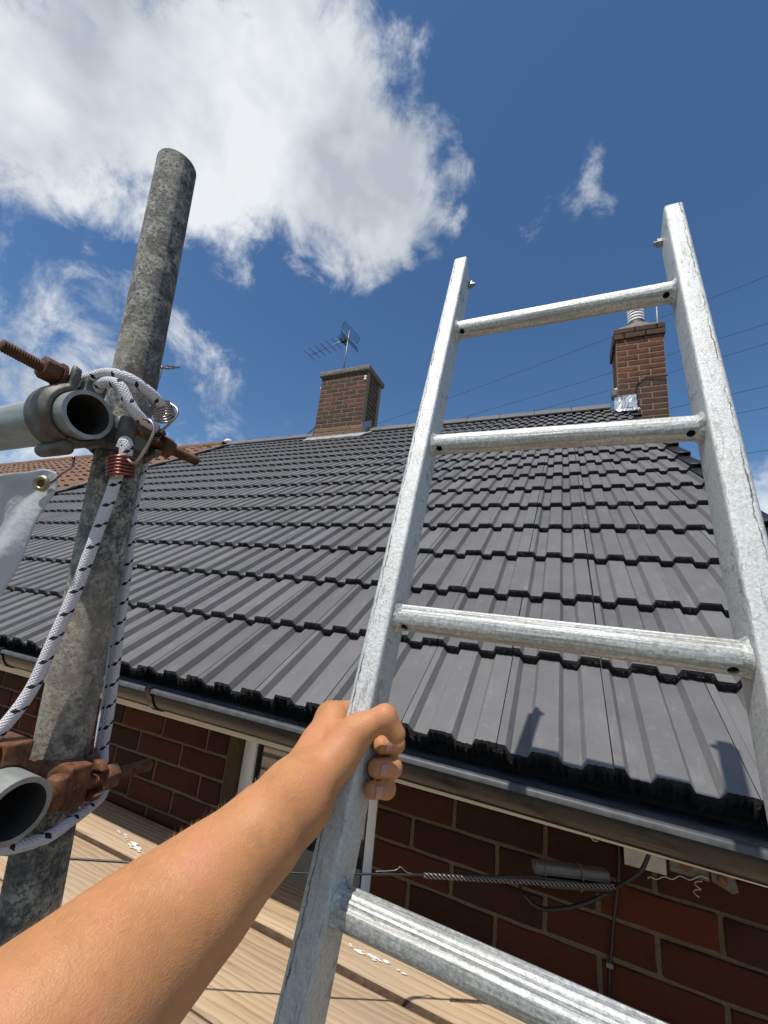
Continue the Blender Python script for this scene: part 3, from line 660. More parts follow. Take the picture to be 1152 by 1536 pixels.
mb = MB(); mb.add([roof(-17, 0, -.02), roof(X0-.02, 0, -.02), roof(X0-.02, RS, -.02), roof(-17, RS, -.02), Vector((-17, 2*RY, 0)), Vector((X0-.02, 2*RY, 0))], [(0, 1, 2, 3), (2, 5, 4, 3)]); mb.build('underlay', M['brown_tile'], nroof)
for i in range(24):
    a = -16.6+i*.45
    mb = MB(); pr = [(math.cos(t)*.115, math.sin(t)*.105-.05) for t in [math.pi*q/8 for q in range(9)]]; pi = [(p*.85, q-.012) for p, q in pr]
    mb.prism(pr+pi[::-1], (a, RY, RZ+.03+r.uniform(-.006, .006)), (0, 1, 0), (0, 0, 1), (1, 0, 0), .442); mb.build('ridge_tile', M['brown_tile'], nroof, auto=40)
# pale mortar fillet where the two roofs meet
mb = MB()
pts = [roof(X0-.02+r.uniform(-.012, .012), s*G, .012+r.uniform(0, .012)) for s in np.linspace(.1, KR-.1, 60)]
mb.tube(pts, [.018+r.uniform(-.006, .01) for _ in pts], 6); mb.build('mortar_fillet', M['concrete'], nroof, smooth=True)
mb = MB(); mb.tube([(X0-.16, RY-.03, RZ+.06), (X0-.06, RY-.03, RZ+.075), (X0+.03, RY-.03, RZ+.07)], [.02, .045, .02], 8); mb.build('mortar_lump', M['paint'], nroof, smooth=True)

# ------------------------------------------------------------------ scaffold boards
DZ = -0.541
Bo = [(.1195, .288), (-.1115, .1085), (-.342, -.1225), (-.574, -.353)]
blab = ['scaffold board pushed up against the brick wall, half in gutter shade', 'sunlit scaffold board second from the brick wall, crossed by a wire shadow', 'scaffold board third from the brick wall', 'outermost scaffold board beside the ladder']
def blob(cx, cy, n, spread, rr, seed, ang=0.0):
    r = random.Random(seed); mb = MB()
    for _ in range(n):
        t = r.gauss(0, 1)*spread; s = r.gauss(0, 1)*spread*.12; x = cx+t*math.cos(ang)-s*math.sin(ang); y = cy+t*math.sin(ang)+s*math.cos(ang); R = rr*r.uniform(.25, 1.0); k = 9
        mb.add([(x+R*1.7*math.cos(2*math.pi*i/k)*r.uniform(.6, 1.2), y+R*.7*math.sin(2*math.pi*i/k)*r.uniform(.5, 1.2), DZ+.0124+r.uniform(0, .0004)) for i in range(k)], [tuple(range(k))])
    return mb
for i, (a, b) in enumerate(Bo):
    mb = MB(); xs = [-3.3, 1.55]; th = .038
    n = 30; vt = []
    pr = [(a, -th), (b, -th), (b, -.007), (b-.0025, -.002), (b-.007, 0), (a+.007, 0), (a+.0025, -.002), (a, -.007)]
    for q in range(n+1):
        x = xs[0]+(xs[1]-xs[0])*q/n; dz = .0012*math.sin(q*.9+i*2); dy = .0010*math.sin(q*.6+i)
        vt += [(x, y+dy, DZ+z+dz+(.010, 0, .004, -.003)[i]) for y, z in pr]
    m_ = len(pr); f = [(q*m_+k, (q+1)*m_+k, (q+1)*m_+(k+1) % m_, q*m_+(k+1) % m_) for q in range(n) for k in range(m_)]+[tuple(range(m_)), tuple(reversed(range(n*m_, (n+1)*m_)))]
    bd = thing('scaffold_board', (-.9, (a+b)/2, DZ-th), blab[i], 'board', 'scaffold boards of the working platform')
    mb.add(vt, [tuple(reversed(q)) for q in f]); mb.m = [1 if (q % m_ in (1, m_-1) and q < n*m_) else 0 for q in range(len(f))]; mb.build('plank', [M['board_wood'], M['board_edge']], bd, auto=40)
    if i == 0:
        for s in (blob(-1.30, .150, 22, .035, .0075, 4, -.15), blob(-1.39, .172, 7, .022, .005, 8, -.1), blob(-.49, .165, 26, .03, .006, 5, .0)): s.build('paint_splash', M['paint'], bd)
# cross tube under the boards
tr = MB()
for i, (x, lb) in enumerate(((-2.6, 'grey scaffold cross tube under the boards beyond the white sheeting'), (-1.2, 'grey scaffold cross tube under the boards below the window'), (.35, 'grey scaffold cross tube under the boards right of the ladder'))):
    mb = MB(); mb.tube([(x, -1.0, DZ-.064), (x, .28, DZ-.064)], .02415, 16); o = mb.build('scaffold_tube', M['ledger_tube'], None, auto=40)
    tag(o, lb, 'tube', 'cross tubes under the platform')

# ------------------------------------------------------------------ scaffold standard, ledgers, couplers
def pole_at(z): return Vector((-.5436-.0263*(z-.3), -.6525-.055*(z-.3), z))
def hollow(mb, pts, r, t, seg=40, mi_in=1):
    mb.tube(pts, r, seg, caps=False); k = len(mb.f)
    mb.tube(pts, r-t, seg, caps=False, mi=mi_in)
    for q in range(k, len(mb.f)): mb.f[q] = tuple(reversed(mb.f[q]))
    n = len(pts)
    for end in (0, n-1):
        f = []
        for i in range(seg):
            j = (i+1) % seg; a, b = end*seg+i, end*seg+j; c, d = n*seg+end*seg+j, n*seg+end*seg+i
            f.append((b, a, d, c) if end == 0 else (a, b, c, d))
        mb.f += f; mb.m += [0]*len(f)
    return mb
st = thing('scaffold_pole', pole_at(GZ), 'weathered upright scaffold pole spattered with cement and rust', 'pole')
mb = MB(); hollow(mb, [pole_at(GZ), pole_at(-.6), pole_at(0), pole_at(.4), pole_at(.803)], .02415, .004); mb.uv = {}; mb.build('tube', [M['scaffold_tube'], M['tube_inside']], st, auto=40)
UT = Vector((-.513, -.7165, .4085)); LT = Vector((-.484, -.6965, .0625))
for name, P, lab in (('upper', UT, 'grey horizontal scaffold tube clamped high on the pole, open end showing'), ('lower', LT, 'grey horizontal scaffold tube clamped low on the pole by rusty coupler')):
    t = thing('scaffold_tube', P+Vector((-1.3, 0, 0)), lab, 'tube')
    mb = MB(); hollow(mb, [P, P+Vector((-.3, 0, 0)), P+Vector((-3.0, 0, 0))], .02415, .0042); mb.uv = {}; mb.build('tube', [M['ledger_tube'], M['tube_inside']], t, auto=40)
def arc_solid(mb, c, ax, e1, e2, r0_, r1_, a0, a1, hw, seg=16, rim=0.0):
    c, ax, e1, e2 = map(Vector, (c, ax, e1, e2)); pr = [(r0_, -hw), (r1_-.002, -hw), (r1_, -hw+.003), (r1_+rim, -hw*.62), (r1_+rim, hw*.62), (r1_, hw-.003), (r1_-.002, hw), (r0_, hw)]; m_ = len(pr); v = []
    for i in range(seg+1):
        a = a0+(a1-a0)*i/seg; d = e1*math.cos(a)+e2*math.sin(a); v += [c+d*r+ax*w for r, w in pr]
    f = [(i*m_+k, i*m_+(k+1) % m_, (i+1)*m_+(k+1) % m_, (i+1)*m_+k) for i in range(seg) for k in range(m_)]+[tuple(reversed(range(m_))), tuple(range(seg*m_, (seg+1)*m_))]
    mb.add(v, f); return mb
def threaded(mb, a, b, r, pitch=.0022, seg=14):
    a, b = Vector(a), Vector(b); L_ = (b-a).length; n = int(L_/pitch)*2; pts = [a.lerp(b, i/n) for i in range(n+1)]
    mb.tube(pts, [r if i % 2 else r*.84 for i in range(n+1)], seg); return mb
def hexnut(mb, c, ax, r, h):
    c, ax = Vector(c), Vector(ax).normalized(); e1 = ax.orthogonal().normalized(); e2 = ax.cross(e1)
    pr = [(math.cos(math.pi/3*i+.4)*r, math.sin(math.pi/3*i+.4)*r) for i in range(6)]
    mb.prism(pr, c-ax*h/2, e1, e2, ax, h); return mb
Xv, Yv, Zv = Vector((1, 0, 0)), Vector((0, 1, 0)), Vector((0, 0, 1))
def cast(o):
    m_ = o.modifiers.new('cast', 'REMESH'); m_.mode = 'VOXEL'; m_.voxel_size = .0012; m_.use_smooth_shade = True
    m_ = o.modifiers.new('soften', 'SMOOTH'); m_.factor = .5; m_.iterations = 14
def coupler(P, label, mat, bmat):
    pc = pole_at(P.z); cx = pc.x; root = thing('scaffold_coupler', (cx, (P.y+pc.y)/2, P.z-.045), label, 'coupler')
    tc = Vector((cx, P.y, P.z)); ri, ro_ = .0247, .0302
    mb = MB()
    arc_solid(mb, tc, Xv, Yv, Zv, ri, ro_, math.radians(-100), math.radians(100), .021, 16, .0015)
    arc_solid(mb, pc, Zv, Xv, Yv, ri, ro_, math.radians(-190), math.radians(10), .020, 16, .0015)
    my = (tc.y+pc.y)/2; mb.box((cx-.019, tc.y+.0252, P.z-.019), (cx+.019, pc.y-.0252, P.z+.019))
    mb.box((cx-.020, tc.y-.004, P.z+ro_-.004), (cx+.020, tc.y+.018, P.z+ro_+.012)); mb.box((cx+ro_-.003, pc.y-.016, P.z-.018), (cx+ro_+.015, pc.y+.004, P.z+.018))
    o = mb.build('body', mat, root); cast(o)
    mb = MB(); arc_solid(mb, tc, Xv, Yv, Zv, ri, ro_+.001, math.radians(106), math.radians(262), .0185, 18, .0028)
    # ear that the bolt passes through, flaring up from the band
    e = tc+Vector((0, -.010, ro_-.004)); prof = [(-.017, 0), (.017, 0), (.0185, .012), (.0165, .021), (.010, .026), (.0085, .012), (-.0085, .012), (-.010, .026), (-.0165, .021), (-.0185, .012)]
    mb.prism(prof, e+Vector((0, -.006, 0)), Xv, Zv, Yv, .008); o = mb.build('tube_flap', mat, root); cast(o)
    mb = MB(); mb.tube([tc+Vector((-.022, -.004, -ro_-.006)), tc+Vector((.022, -.004, -ro_-.006))], .0072, 14); o = mb.build('hinge', mat, root); bevel(o.data, .0015, 1)
    b0 = tc+Vector((0, .018, ro_+.0055)); mb = MB(); threaded(mb, b0, b0+Vector((0, -.086, .003)), .0062); mb.build('bolt', bmat, root, auto=60)
    mb = MB(); hexnut(mb, b0+Vector((0, -.046, .002)), (0, 1, 0), .0122, .015); o = mb.build('nut', bmat, root); bevel(o.data, .0014, 2)
    mb = MB(); mb.tube([b0+Vector((0, -.0385, .0015)), b0+Vector((0, -.0355, .0015))], .0135, 20); mb.build('washer', bmat, root, auto=40)
    mb = MB(); arc_solid(mb, pc, Zv, Xv, Yv, ri, ro_+.001, math.radians(16), math.radians(164), .018, 18, .0028)
    e = pc+Vector((ro_-.004, .008, 0)); mb.prism([(-p[0], p[1]) for p in prof], e, Zv, Xv, Yv, .008); o = mb.build('pole_flap', mat, root); cast(o)
    mb = MB(); mb.tube([pc+Vector((-ro_-.006, .004, -.021)), pc+Vector((-ro_-.006, .004, .021))], .0072, 14); o = mb.build('hinge', mat, root); bevel(o.data, .0015, 1)
    b1 = pc+Vector((ro_+.010, -.020, 0)); mb = MB(); threaded(mb, b1, b1+Vector((.004, .088, 0)), .0062); mb.build('bolt', bmat, root, auto=60)
    mb = MB(); hexnut(mb, b1+Vector((.002, .043, 0)), (0, 1, 0), .0122, .014); o = mb.build('nut', bmat, root); bevel(o.data, .0014, 2)
    mb = MB(); mb.tube([b1+Vector((0, -.003, -.013)), b1+Vector((0, -.003, .013))], .0085, 14); o = mb.build('bolt_head', mat, root); bevel(o.data, .0015, 1)
    return root
coupler(UT, 'grey cast steel coupler with long rusty bolt joining upper tube to pole', M['cast_steel'], M['dark_rust'])
coupler(LT, 'rust brown coupler joining the lower tube to the pole', M['rust'], M['rust'])

# ------------------------------------------------------------------ bungee cords
CR = .0056
def cord(mb, pts, r=CR): mb.tube(smooth_path(pts, 10), r, 14); return mb
def coil(mb, a, b, R, turns, r):
    a, b = Vector(a), Vector(b); ax = (b-a).normalized(); e1 = ax.orthogonal().normalized(); e2 = ax.cross(e1); n = turns*18
    mb.tube([a.lerp(b, i/n)+(e1*math.cos(2*math.pi*i/18)+e2*math.sin(2*math.pi*i/18))*R for i in range(n+1)], r, 8); return mb
bg1 = thing('bungee_cord', (-.54, -.68, .08), 'white bungee cord with black flecks stretched diagonally down in front of the pole', 'bungee cord')
mb = MB(); cord(mb, [(-.497, -.684, .3905), (-.4975, -.6815, .378), (-0.5031, -0.6795, 0.3639), (-0.505, -0.6792, 0.3515), (-0.5074, -0.6789, 0.3299), (-0.5108, -0.6808, 0.2819), (-0.516, -0.6817, 0.2352), (-0.5222, -0.6851, 0.1876), (-0.5278, -0.6886, 0.1458), (-0.5352, -0.7000, 0.1117), (-0.548, -0.7150, 0.080), (-.556, -.722, .06), (-.558, -.712, .034)]); mb.build('cord', M['bungee_braid'], bg1, smooth=True)
mb = MB(); cord(mb, [(-.503, -.6835, .386), (-.499, -.6845, .3935), (-.4935, -.6835, .388), (-.4945, -.681, .372), (-.4955, -.6795, .3585)], .0052); mb.build('cord_end', M['bungee_braid'], bg1, smooth=True)
mb = MB(); coil(mb, (-0.5015, -0.6816, 0.3770), (-0.4995, -0.6785, 0.3560), .0118, 6, .0016); mb.build('coil', M['copper_wire'], bg1, smooth=True)
mb = MB(); mb.tube(smooth_path([(-0.4754, -0.6858, 0.4157), (-0.4679, -0.684, 0.4136), (-0.4624, -0.682, 0.4072), (-0.4618, -0.6816, 0.3985), (-0.4662, -0.6819, 0.384), (-0.4757, -0.6825, 0.3682), (-.487, -.684, .372)], 6), .0015, 8); mb.build('hook', M['steel_wire'], bg1, smooth=True)
bg2 = thing('bungee_cord', (-.50, -.69, .44), 'white bungee cord with black flecks looped over the upper coupler', 'bungee cord')
mb = MB(); cord(mb, [(-0.5754, -0.7014, 0.428), (-0.5614, -0.7134, 0.443), (-0.5461, -0.7155, 0.4505), (-0.5271, -0.7152, 0.4545), (-0.5114, -0.7104, 0.459), (-0.4933, -0.7002, 0.4563), (-0.4854, -0.6814, 0.4505), (-0.4868, -0.667, 0.446), (-.491, -.657, .440)]); mb.build('cord', M['bungee_braid'], bg2, smooth=True)
mb = MB(); cord(mb, [(-.537, -.705, .436), (-0.5298, -0.7078, 0.4441), (-0.5207, -0.7099, 0.4482), (-0.5073, -0.7095, 0.4487), (-0.4959, -0.7055, 0.4448), (-0.4897, -0.6996, 0.4336), (-0.4855, -0.6927, 0.4239), (-0.484, -0.6849, 0.4187), (-0.4857, -0.6742, 0.4181), (-.495, -.660, .421)]); mb.build('cord', M['bungee_braid'], bg2, smooth=True)
mb = MB(); coil(mb, (-0.4945, -0.6603, 0.4487), (-0.4863, -0.6546, 0.4316), .0105, 6, .0013); mb.build('coil', M['steel_wire'], bg2, smooth=True)
mb = MB(); mb.tube(smooth_path([(-0.488, -0.657, 0.4527), (-0.4757, -0.6531, 0.4447), (-0.4725, -0.6536, 0.4351), (-0.4789, -0.6559, 0.4239), (-0.4876, -0.6573, 0.4154)], 6), .0013, 8); mb.build('hook', M['steel_wire'], bg2, smooth=True)
bg3 = thing('bungee_cord', (-.54, -.60, .07), 'doubled white bungee cord with black flecks hanging on the wall side of pole', 'bungee cord')
mb = MB(); cord(mb, [(-.555, -.622, .405), (-0.5512, -0.6217, 0.3315), (-0.5468, -0.6159, 0.2766), (-0.5444, -0.6113, 0.2313), (-0.5423, -0.6072, 0.1873), (-0.5399, -0.6016, 0.1376), (-0.5394, -0.5977, 0.0997), (-0.5394, -0.5957, 0.0761), (-.530, -.596, .052)], .0050); mb.build('cord', M['bungee_braid'], bg3, smooth=True)
mb = MB(); cord(mb, [(-.572, -.622, .40), (-0.5666, -0.6123, 0.3262), (-0.5631, -0.6065, 0.2697), (-0.5588, -0.6031, 0.2154), (-0.5566, -0.5999, 0.1744), (-0.5543, -0.596, 0.1311), (-0.5528, -0.5937, 0.0963), (-0.5511, -0.5921, 0.0726)], .0050); mb.build('cord', M['bungee_braid'], bg3, smooth=True)
mb = MB(); cord(mb, [(-.530, -.597, .050), (-0.5129, -0.6037, 0.040), (-0.5043, -0.6223, 0.0346), (-0.4932, -0.6466, 0.0334), (-0.4926, -0.6626, 0.029), (-0.5079, -0.682, 0.0245), (-.53, -.700, .026)], .0050); mb.build('cord', M['bungee_braid'], bg3, smooth=True)

# ------------------------------------------------------------------ white sheeting with eyelet
sh = thing('tarpaulin', (-.85, -.61, .2), 'white translucent plastic sheeting with brass eyelet tied beside the pole', 'tarpaulin')
top = smooth_path([(-1.50, -.86, .315), (-1.2, -.75, .345), (-0.9212, -0.6511, 0.3702), (-0.8654, -0.6314, 0.392), (-0.8282, -0.6166, 0.4001), (-0.804, -0.6075, 0.4076), (-0.7851, -0.5988, 0.4035)], 5)
rgt = smooth_path([(-0.7851, -0.5988, 0.4035), (-0.7835, -0.59, 0.3762), (-0.8003, -0.5914, 0.331), (-0.8153, -0.5923, 0.2714), (-0.8347, -0.599, 0.2224), (-0.8595, -0.6101, 0.1594), (-.93, -.65, -.02), (-.99, -.69, -.25)], 5)
nu, nv = len(top), len(rgt); v = []
for b in range(nv):
    for a in range(nu):
        t = a/(nu-1); p = top[a]+(rgt[b]-rgt[0])*(.35+.65*t)+Vector((0, 0, 0))
        w = b/(nv-1); wr = .020*math.sin(7*t+5*w*t)*min(1, 3*w)*(1-.6*t)+.010*math.sin(16*t-9*w)*w*(1-t*.5)+.006*math.sin(30*t+14*w)*min(1, 2*w)*(1-t)
        v.append(p+Vector((.25, -.9, .1))*wr)
f = [(b*nu+a, b*nu+a+1, (b+1)*nu+a+1, (b+1)*nu+a) for b in range(nv-1) for a in range(nu-1)]
mb = MB(); mb.add(v, f); o = mb.build('sheet', M['sheeting'], sh, smooth=True)
so = o.modifiers.new('thick', 'SOLIDIFY'); so.thickness = .0006
# folded-over hem lower down
ev = Vector((-0.7961, -0.6075, 0.3835)); en = (CAM-ev); en = Vector((.45, -.85, -.2)).normalized(); e1 = en.orthogonal().normalized(); e2 = en.cross(e1)
mb = MB(); nseg = 28; rings = []
for R, h in ((.0055, .001), (.006, .0035), (.0085, .0045), (.0115, .003), (.0125, .0005)):
    rings.append([ev+(e1*math.cos(2*math.pi*i/nseg)+e2*math.sin(2*math.pi*i/nseg))*R+en*h for i in range(nseg)])
v = sum(rings, []); f = [(a*nseg+i, (a+1)*nseg+i, (a+1)*nseg+(i+1) % nseg, a*nseg+(i+1) % nseg) for a in range(4) for i in range(nseg)]
mb.add(v, f); mb.build('eyelet', M['brass'], sh, smooth=True)
mb = MB(); mb.add([ev+(e1*math.cos(2*math.pi*i/nseg)+e2*math.sin(2*math.pi*i/nseg))*.0056+en*.0012 for i in range(nseg)], [tuple(range(nseg))]); mb.build('eyelet_hole', M['brown_tile'], sh)
tie = MB(); tie.tube(smooth_path([(-.796, -.604, .384), (-0.7796, -0.6023, 0.3881), (-0.7346, -0.6169, 0.3924), (-0.6543, -0.6468, 0.3876), (-.60, -.675, .385)], 6), .0016, 8)
tag(tie.build('wire_tie', M['copper_wire'], None, smooth=True), 'reddish wire tie linking the sheeting eyelet to the scaffold', 'wire')

# ------------------------------------------------------------------ ladder
LO = Vector((-0.0905, -0.3534, 0.7237)); LX = Vector((0.9999, -0.0029, -0.0133)); LD = Vector((-0.0136, -0.2717, -0.9623)); LN = Vector((-0.0008, 0.9624, -0.2717)); LW = .3094
def lad(x, d, n): return LO+LX*x+LD*d+LN*n
S_ = .25; NB = 14; LEND = 3.55
ladder = thing('ladder', lad(0, LEND, 0), 'galvanised steel ladder with round rungs leaning up past the roof edge', 'ladder')
def rrect(hw, hd, r, k=4):
    out = []
    for cx, cy, a0 in ((hw-r, hd-r, 0), (-hw+r, hd-r, 90), (-hw+r, -hd+r, 180), (hw-r, -hd+r, 270)):
        for i in range(k+1):
            a = math.radians(a0+90*i/k); out.append((cx+r*math.cos(a), cy+r*math.sin(a)))
    return out
LM = Matrix(((LX.x, LD.x, LN.x, LO.x), (LX.y, LD.y, LN.y, LO.y), (LX.z, LD.z, LN.z, LO.z), (0, 0, 0, 1)))
LMi = LM.inverted()
def lad_obj(mb, name, mats, parent, **k):
    """mesh given in ladder coordinates (x across, y down the ladder, z away)"""
    me = mb.mesh(name, mats, **k); return place(name, me, parent, LM)
stiles = []
for sg in (-1, 1):
    mb = MB(); pr = rrect(.0125, .024, .0042, 4); n = len(pr); rows = [(-.168, 0), (-.15, 0)]+[(.05*i, 0) for i in range(0, 71)]; v = []
    for q, (d, _) in enumerate(rows):
        for a, b in pr:
            dd = d-(.012*(1 if b < 0 else 0)+(.005*(-b/.024)) if q == 0 else 0)
            v.append((sg*(LW/2+.0125)+a, dd, b))
    f = [(q*n+k, (q+1)*n+k, (q+1)*n+(k+1) % n, q*n+(k+1) % n) for q in range(len(rows)-1) for k in range(n)]+[tuple(range(n)), tuple(reversed(range((len(rows)-1)*n, len(rows)*n)))]
    mb.add(v, f); o = lad_obj(mb, 'stile', M['galvanised'], ladder, auto=35); stiles.append(o)
    xi = sg*LW/2-sg*.0; mb = MB(); c = Vector((sg*(LW/2), -.150, .012))
    hexnut(mb, c+Vector((-sg*.004, 0, 0)), (1, 0, 0), .0065, .007); mb.tube([c+Vector((-sg*.007, 0, 0)), c+Vector((-sg*.012, 0, 0))], .0034, 12)
    lad_obj(mb, 'bolt', M['bolt_steel'], ladder, auto=40)
# rungs: tube with lengthwise ribs, drain hole by each end, weld collars
def rung_mesh():
    prof = []; K = 48
    for i in range(K):
        a = 2*math.pi*i/K; r = .0142
        # grooves on the tread side
        g = math.cos(a*11); deg = math.degrees(a) % 360
        if 175 < deg < 345: r += -.0008 if g > .1 else .0005
        prof.append((math.cos(a)*r, math.sin(a)*r))
    mb = MB(); xs = [-LW/2-.001+LW*1.0065*i/10 for i in range(11)]; n = len(prof); v = [(x, b, a) for x in xs for a, b in prof]; inn = [(x, b*.86, a*.86) for x in (xs[0], xs[-1]) for a, b in prof]
    f = [(q*n+k, q*n+(k+1) % n, (q+1)*n+(k+1) % n, (q+1)*n+k) for q in range(10) for k in range(n)]
    b0 = len(v); f += [(b0+k, b0+n+k, b0+n+(k+1) % n, b0+(k+1) % n) for k in range(n)]
    f += [(k, b0+k, b0+(k+1) % n, (k+1) % n) for k in range(n)]+[(10*n+k, 10*n+(k+1) % n, b0+n+(k+1) % n, b0+n+k) for k in range(n)]
    mb.add(v+inn, f); me = mb.mesh('rung', M['galvanised_rung'])
    bm = bmesh.new(); bm.from_mesh(me); bmesh.ops.recalc_face_normals(bm, faces=bm.faces); bm.to_mesh(me); bm.free()
    cut = MB()
    for s in (-1, 1): cut.tube([(s*(LW/2-.012), .0, 0), (s*(LW/2-.012), .024, -.012)], .0042, 16)
    cm_ = cut.mesh('cut', M['tube_inside']); ob = bpy.data.objects.new('tmp', me); oc = bpy.data.objects.new('cut', cm_); COL.objects.link(ob); COL.objects.link(oc)
    md = ob.modifiers.new('b', 'BOOLEAN'); md.operation = 'DIFFERENCE'; md.object = oc; md.solver = 'EXACT'
    dg = bpy.context.evaluated_depsgraph_get(); res = bpy.data.meshes.new_from_object(ob.evaluated_get(dg)); bpy.data.objects.remove(ob); bpy.data.objects.remove(oc)
    res.name = 'rung'
    bm = bmesh.new(); bm.from_mesh(res)
    for fc in bm.faces: fc.smooth = True
    for e in bm.edges:
        if len(e.link_faces) == 2 and e.calc_face_angle(0) > math.radians(32): e.smooth = False
    bm.to_mesh(res); bm.free(); return res
rm = rung_mesh()
def weld_mesh(seed):
    r = random.Random(seed); mb = MB(); K = 40; v = []
    ph = [r.uniform(0, 6.28) for _ in range(4)]
    for i in range(K):
        a = 2*math.pi*i/K; w = .0006*math.sin(5*a+ph[0])+.0003*math.sin(9*a+ph[1])
        for x, R in ((.0002, .0182+2*w), (.0016, .0170+1.5*w), (.0034, .0156+w), (.0062+2*w, .0140)): v.append((x, math.cos(a)*R, math.sin(a)*R))
    mb.add(v, [(i*4+k, ((i+1) % K)*4+k, ((i+1) % K)*4+k+1, i*4+k+1) for i in range(K) for k in range(3)]); return mb.mesh('weld', M['galvanised_rung'], smooth=True)
welds = [weld_mesh(i) for i in range(4)]
for i in range(NB):
    Mx = LM @ Matrix.Translation((0, S_*i, 0)); place('rung', rm, ladder, Mx)
    for s in (-1, 1): place('weld', welds[(i*2+s) % 4], ladder, LM @ Matrix.Translation((s*LW/2, S_*i, 0)) @ Matrix.Rotation(i*1.3+s, 4, 'X') @ Matrix.Scale(-s, 4, (1, 0, 0)))

# ------------------------------------------------------------------ arm and hand
def hand_field():
    Lc = lambda x, d, n: np.array(lad(x, d, n))
    P = []     # (group, a, b, ra, rb, k)
    def cap(g, a, b, ra, rb): P.append((g, np.array(a, float), np.array(b, float), ra, rb))
    W0 = np.array(ARM[0]); wr = .0275
    # palm rays from the wrist to each knuckle
    K = {'i': Lc(-.210, .614, .004), 'm': Lc(-.2125, .634, .006), 'r': Lc(-.209, .654, .004), 'p': Lc(-.203, .671, .0)}
    for q, ra, rb in (('i', .021, .0135), ('m', .021, .0135), ('r', .021, .0130), ('p', .020, .0120)): cap('palm', W0, K[q], ra, rb)
    cap('palm', Lc(-.198, .640, -.020), Lc(-.200, .665, -.020), .016, .015)
    # thenar and heel of the hand
    cap('palm', W0+np.array(LX)*.004, Lc(-.165, .640, -.044), .022, .0155)
    cap('palm', Lc(-.168, .647, -.043), Lc(-.1565, .6215, -.0395), .0160, .0138)
    cap('palm', W0+np.array(LX)*.010+np.array(LD)*.006, Lc(-.182, .668, -.036), .017, .0135)
    cap('palm', Lc(-.19, .624, -.02), Lc(-.168, .632, -.036), .012, .012)
    cap('palm', K['i'], Lc(-.190, .606, .010), .0125, .0105); cap('palm', Lc(-.196, .612, -.012), Lc(-.188, .607, .006), .013, .010)
    # thumb
    cap('thumb', Lc(-.1575, .6215, -.0395), Lc(-.1335, .6035, -.0355), .0136, .0106)
    cap('thumb', Lc(-.1335, .6035, -.0355), Lc(-.1235, .6150, -.0245), .0108, .0088)
    # fingers, curling behind the stile and round to its inner face
    F = {'i': (Lc(-.186, .616, .037), Lc(-.1385, .6235, .0210), Lc(-.1450, .6270, .0000), .0098, .0092, .0092, .0084),
         'm': (Lc(-.188, .637, .039), Lc(-.1370, .6442, .0200), Lc(-.1445, .6468, -.0030), .0098, .0093, .0094, .0086),
         'r': (Lc(-.186, .657, .037), Lc(-.1395, .6625, .0210), Lc(-.1455, .6648, -.0010), .0094, .0088, .0086, .0078),
         'p': (Lc(-.189, .673, .030), Lc(-.1780, .6765, .0360), Lc(-.1700, .6775, .036), .0083, .0078, .0072, .0066)}
    for q, (p1, p2, p3, a, b, c, d) in F.items():
        cap('f'+q, K[q], p1, .0122, a); cap('f'+q, p1, p2, a, b); cap('f'+q, p2, p3, c, d)
    # forearm, elbow, upper arm
    for i in range(len(ARM)-1): cap('arm', ARM[i], ARM[i+1], ARR[i], ARR[i+1])
    return P, F
ARM = [(-0.3050, -0.6020, 0.0905)]   # replaced below
def atw(x, y, w):
    d = fw+rt*((x-576)/609.9)-up*((y-768)/609.9); return np.array(CAM+d*w)
ARM = [atw(440, 1197, .338), atw(393, 1250, .300), atw(303, 1338, .267), atw(205, 1427, .239), atw(105, 1527, .209), atw(-20, 1640, .185)]
ARR = [.0262, .0270, .0330, .0382, .0412, .0425]
elbow = np.array(ARM[-1]); sh_dir = np.array((.10, -.28, -.10)); ARM += [elbow+sh_dir*.35, elbow+sh_dir*.75]; ARR += [.044, .047]
def smin(a, b, k):
    h = np.clip(.5+.5*(b-a)/k, 0, 1); return b*(1-h)+a*h-k*h*(1-h)
def round_cone(X, a, b, ra, rb):
    ba = b-a; L2 = ba@ba; t = np.clip(((X-a.astype(np.float32))@ba.astype(np.float32))/np.float32(L2), 0, 1)
    d = X-(a.astype(np.float32)+t[..., None]*ba.astype(np.float32)); return np.sqrt((d*d).sum(-1))-(ra+(rb-ra)*t)
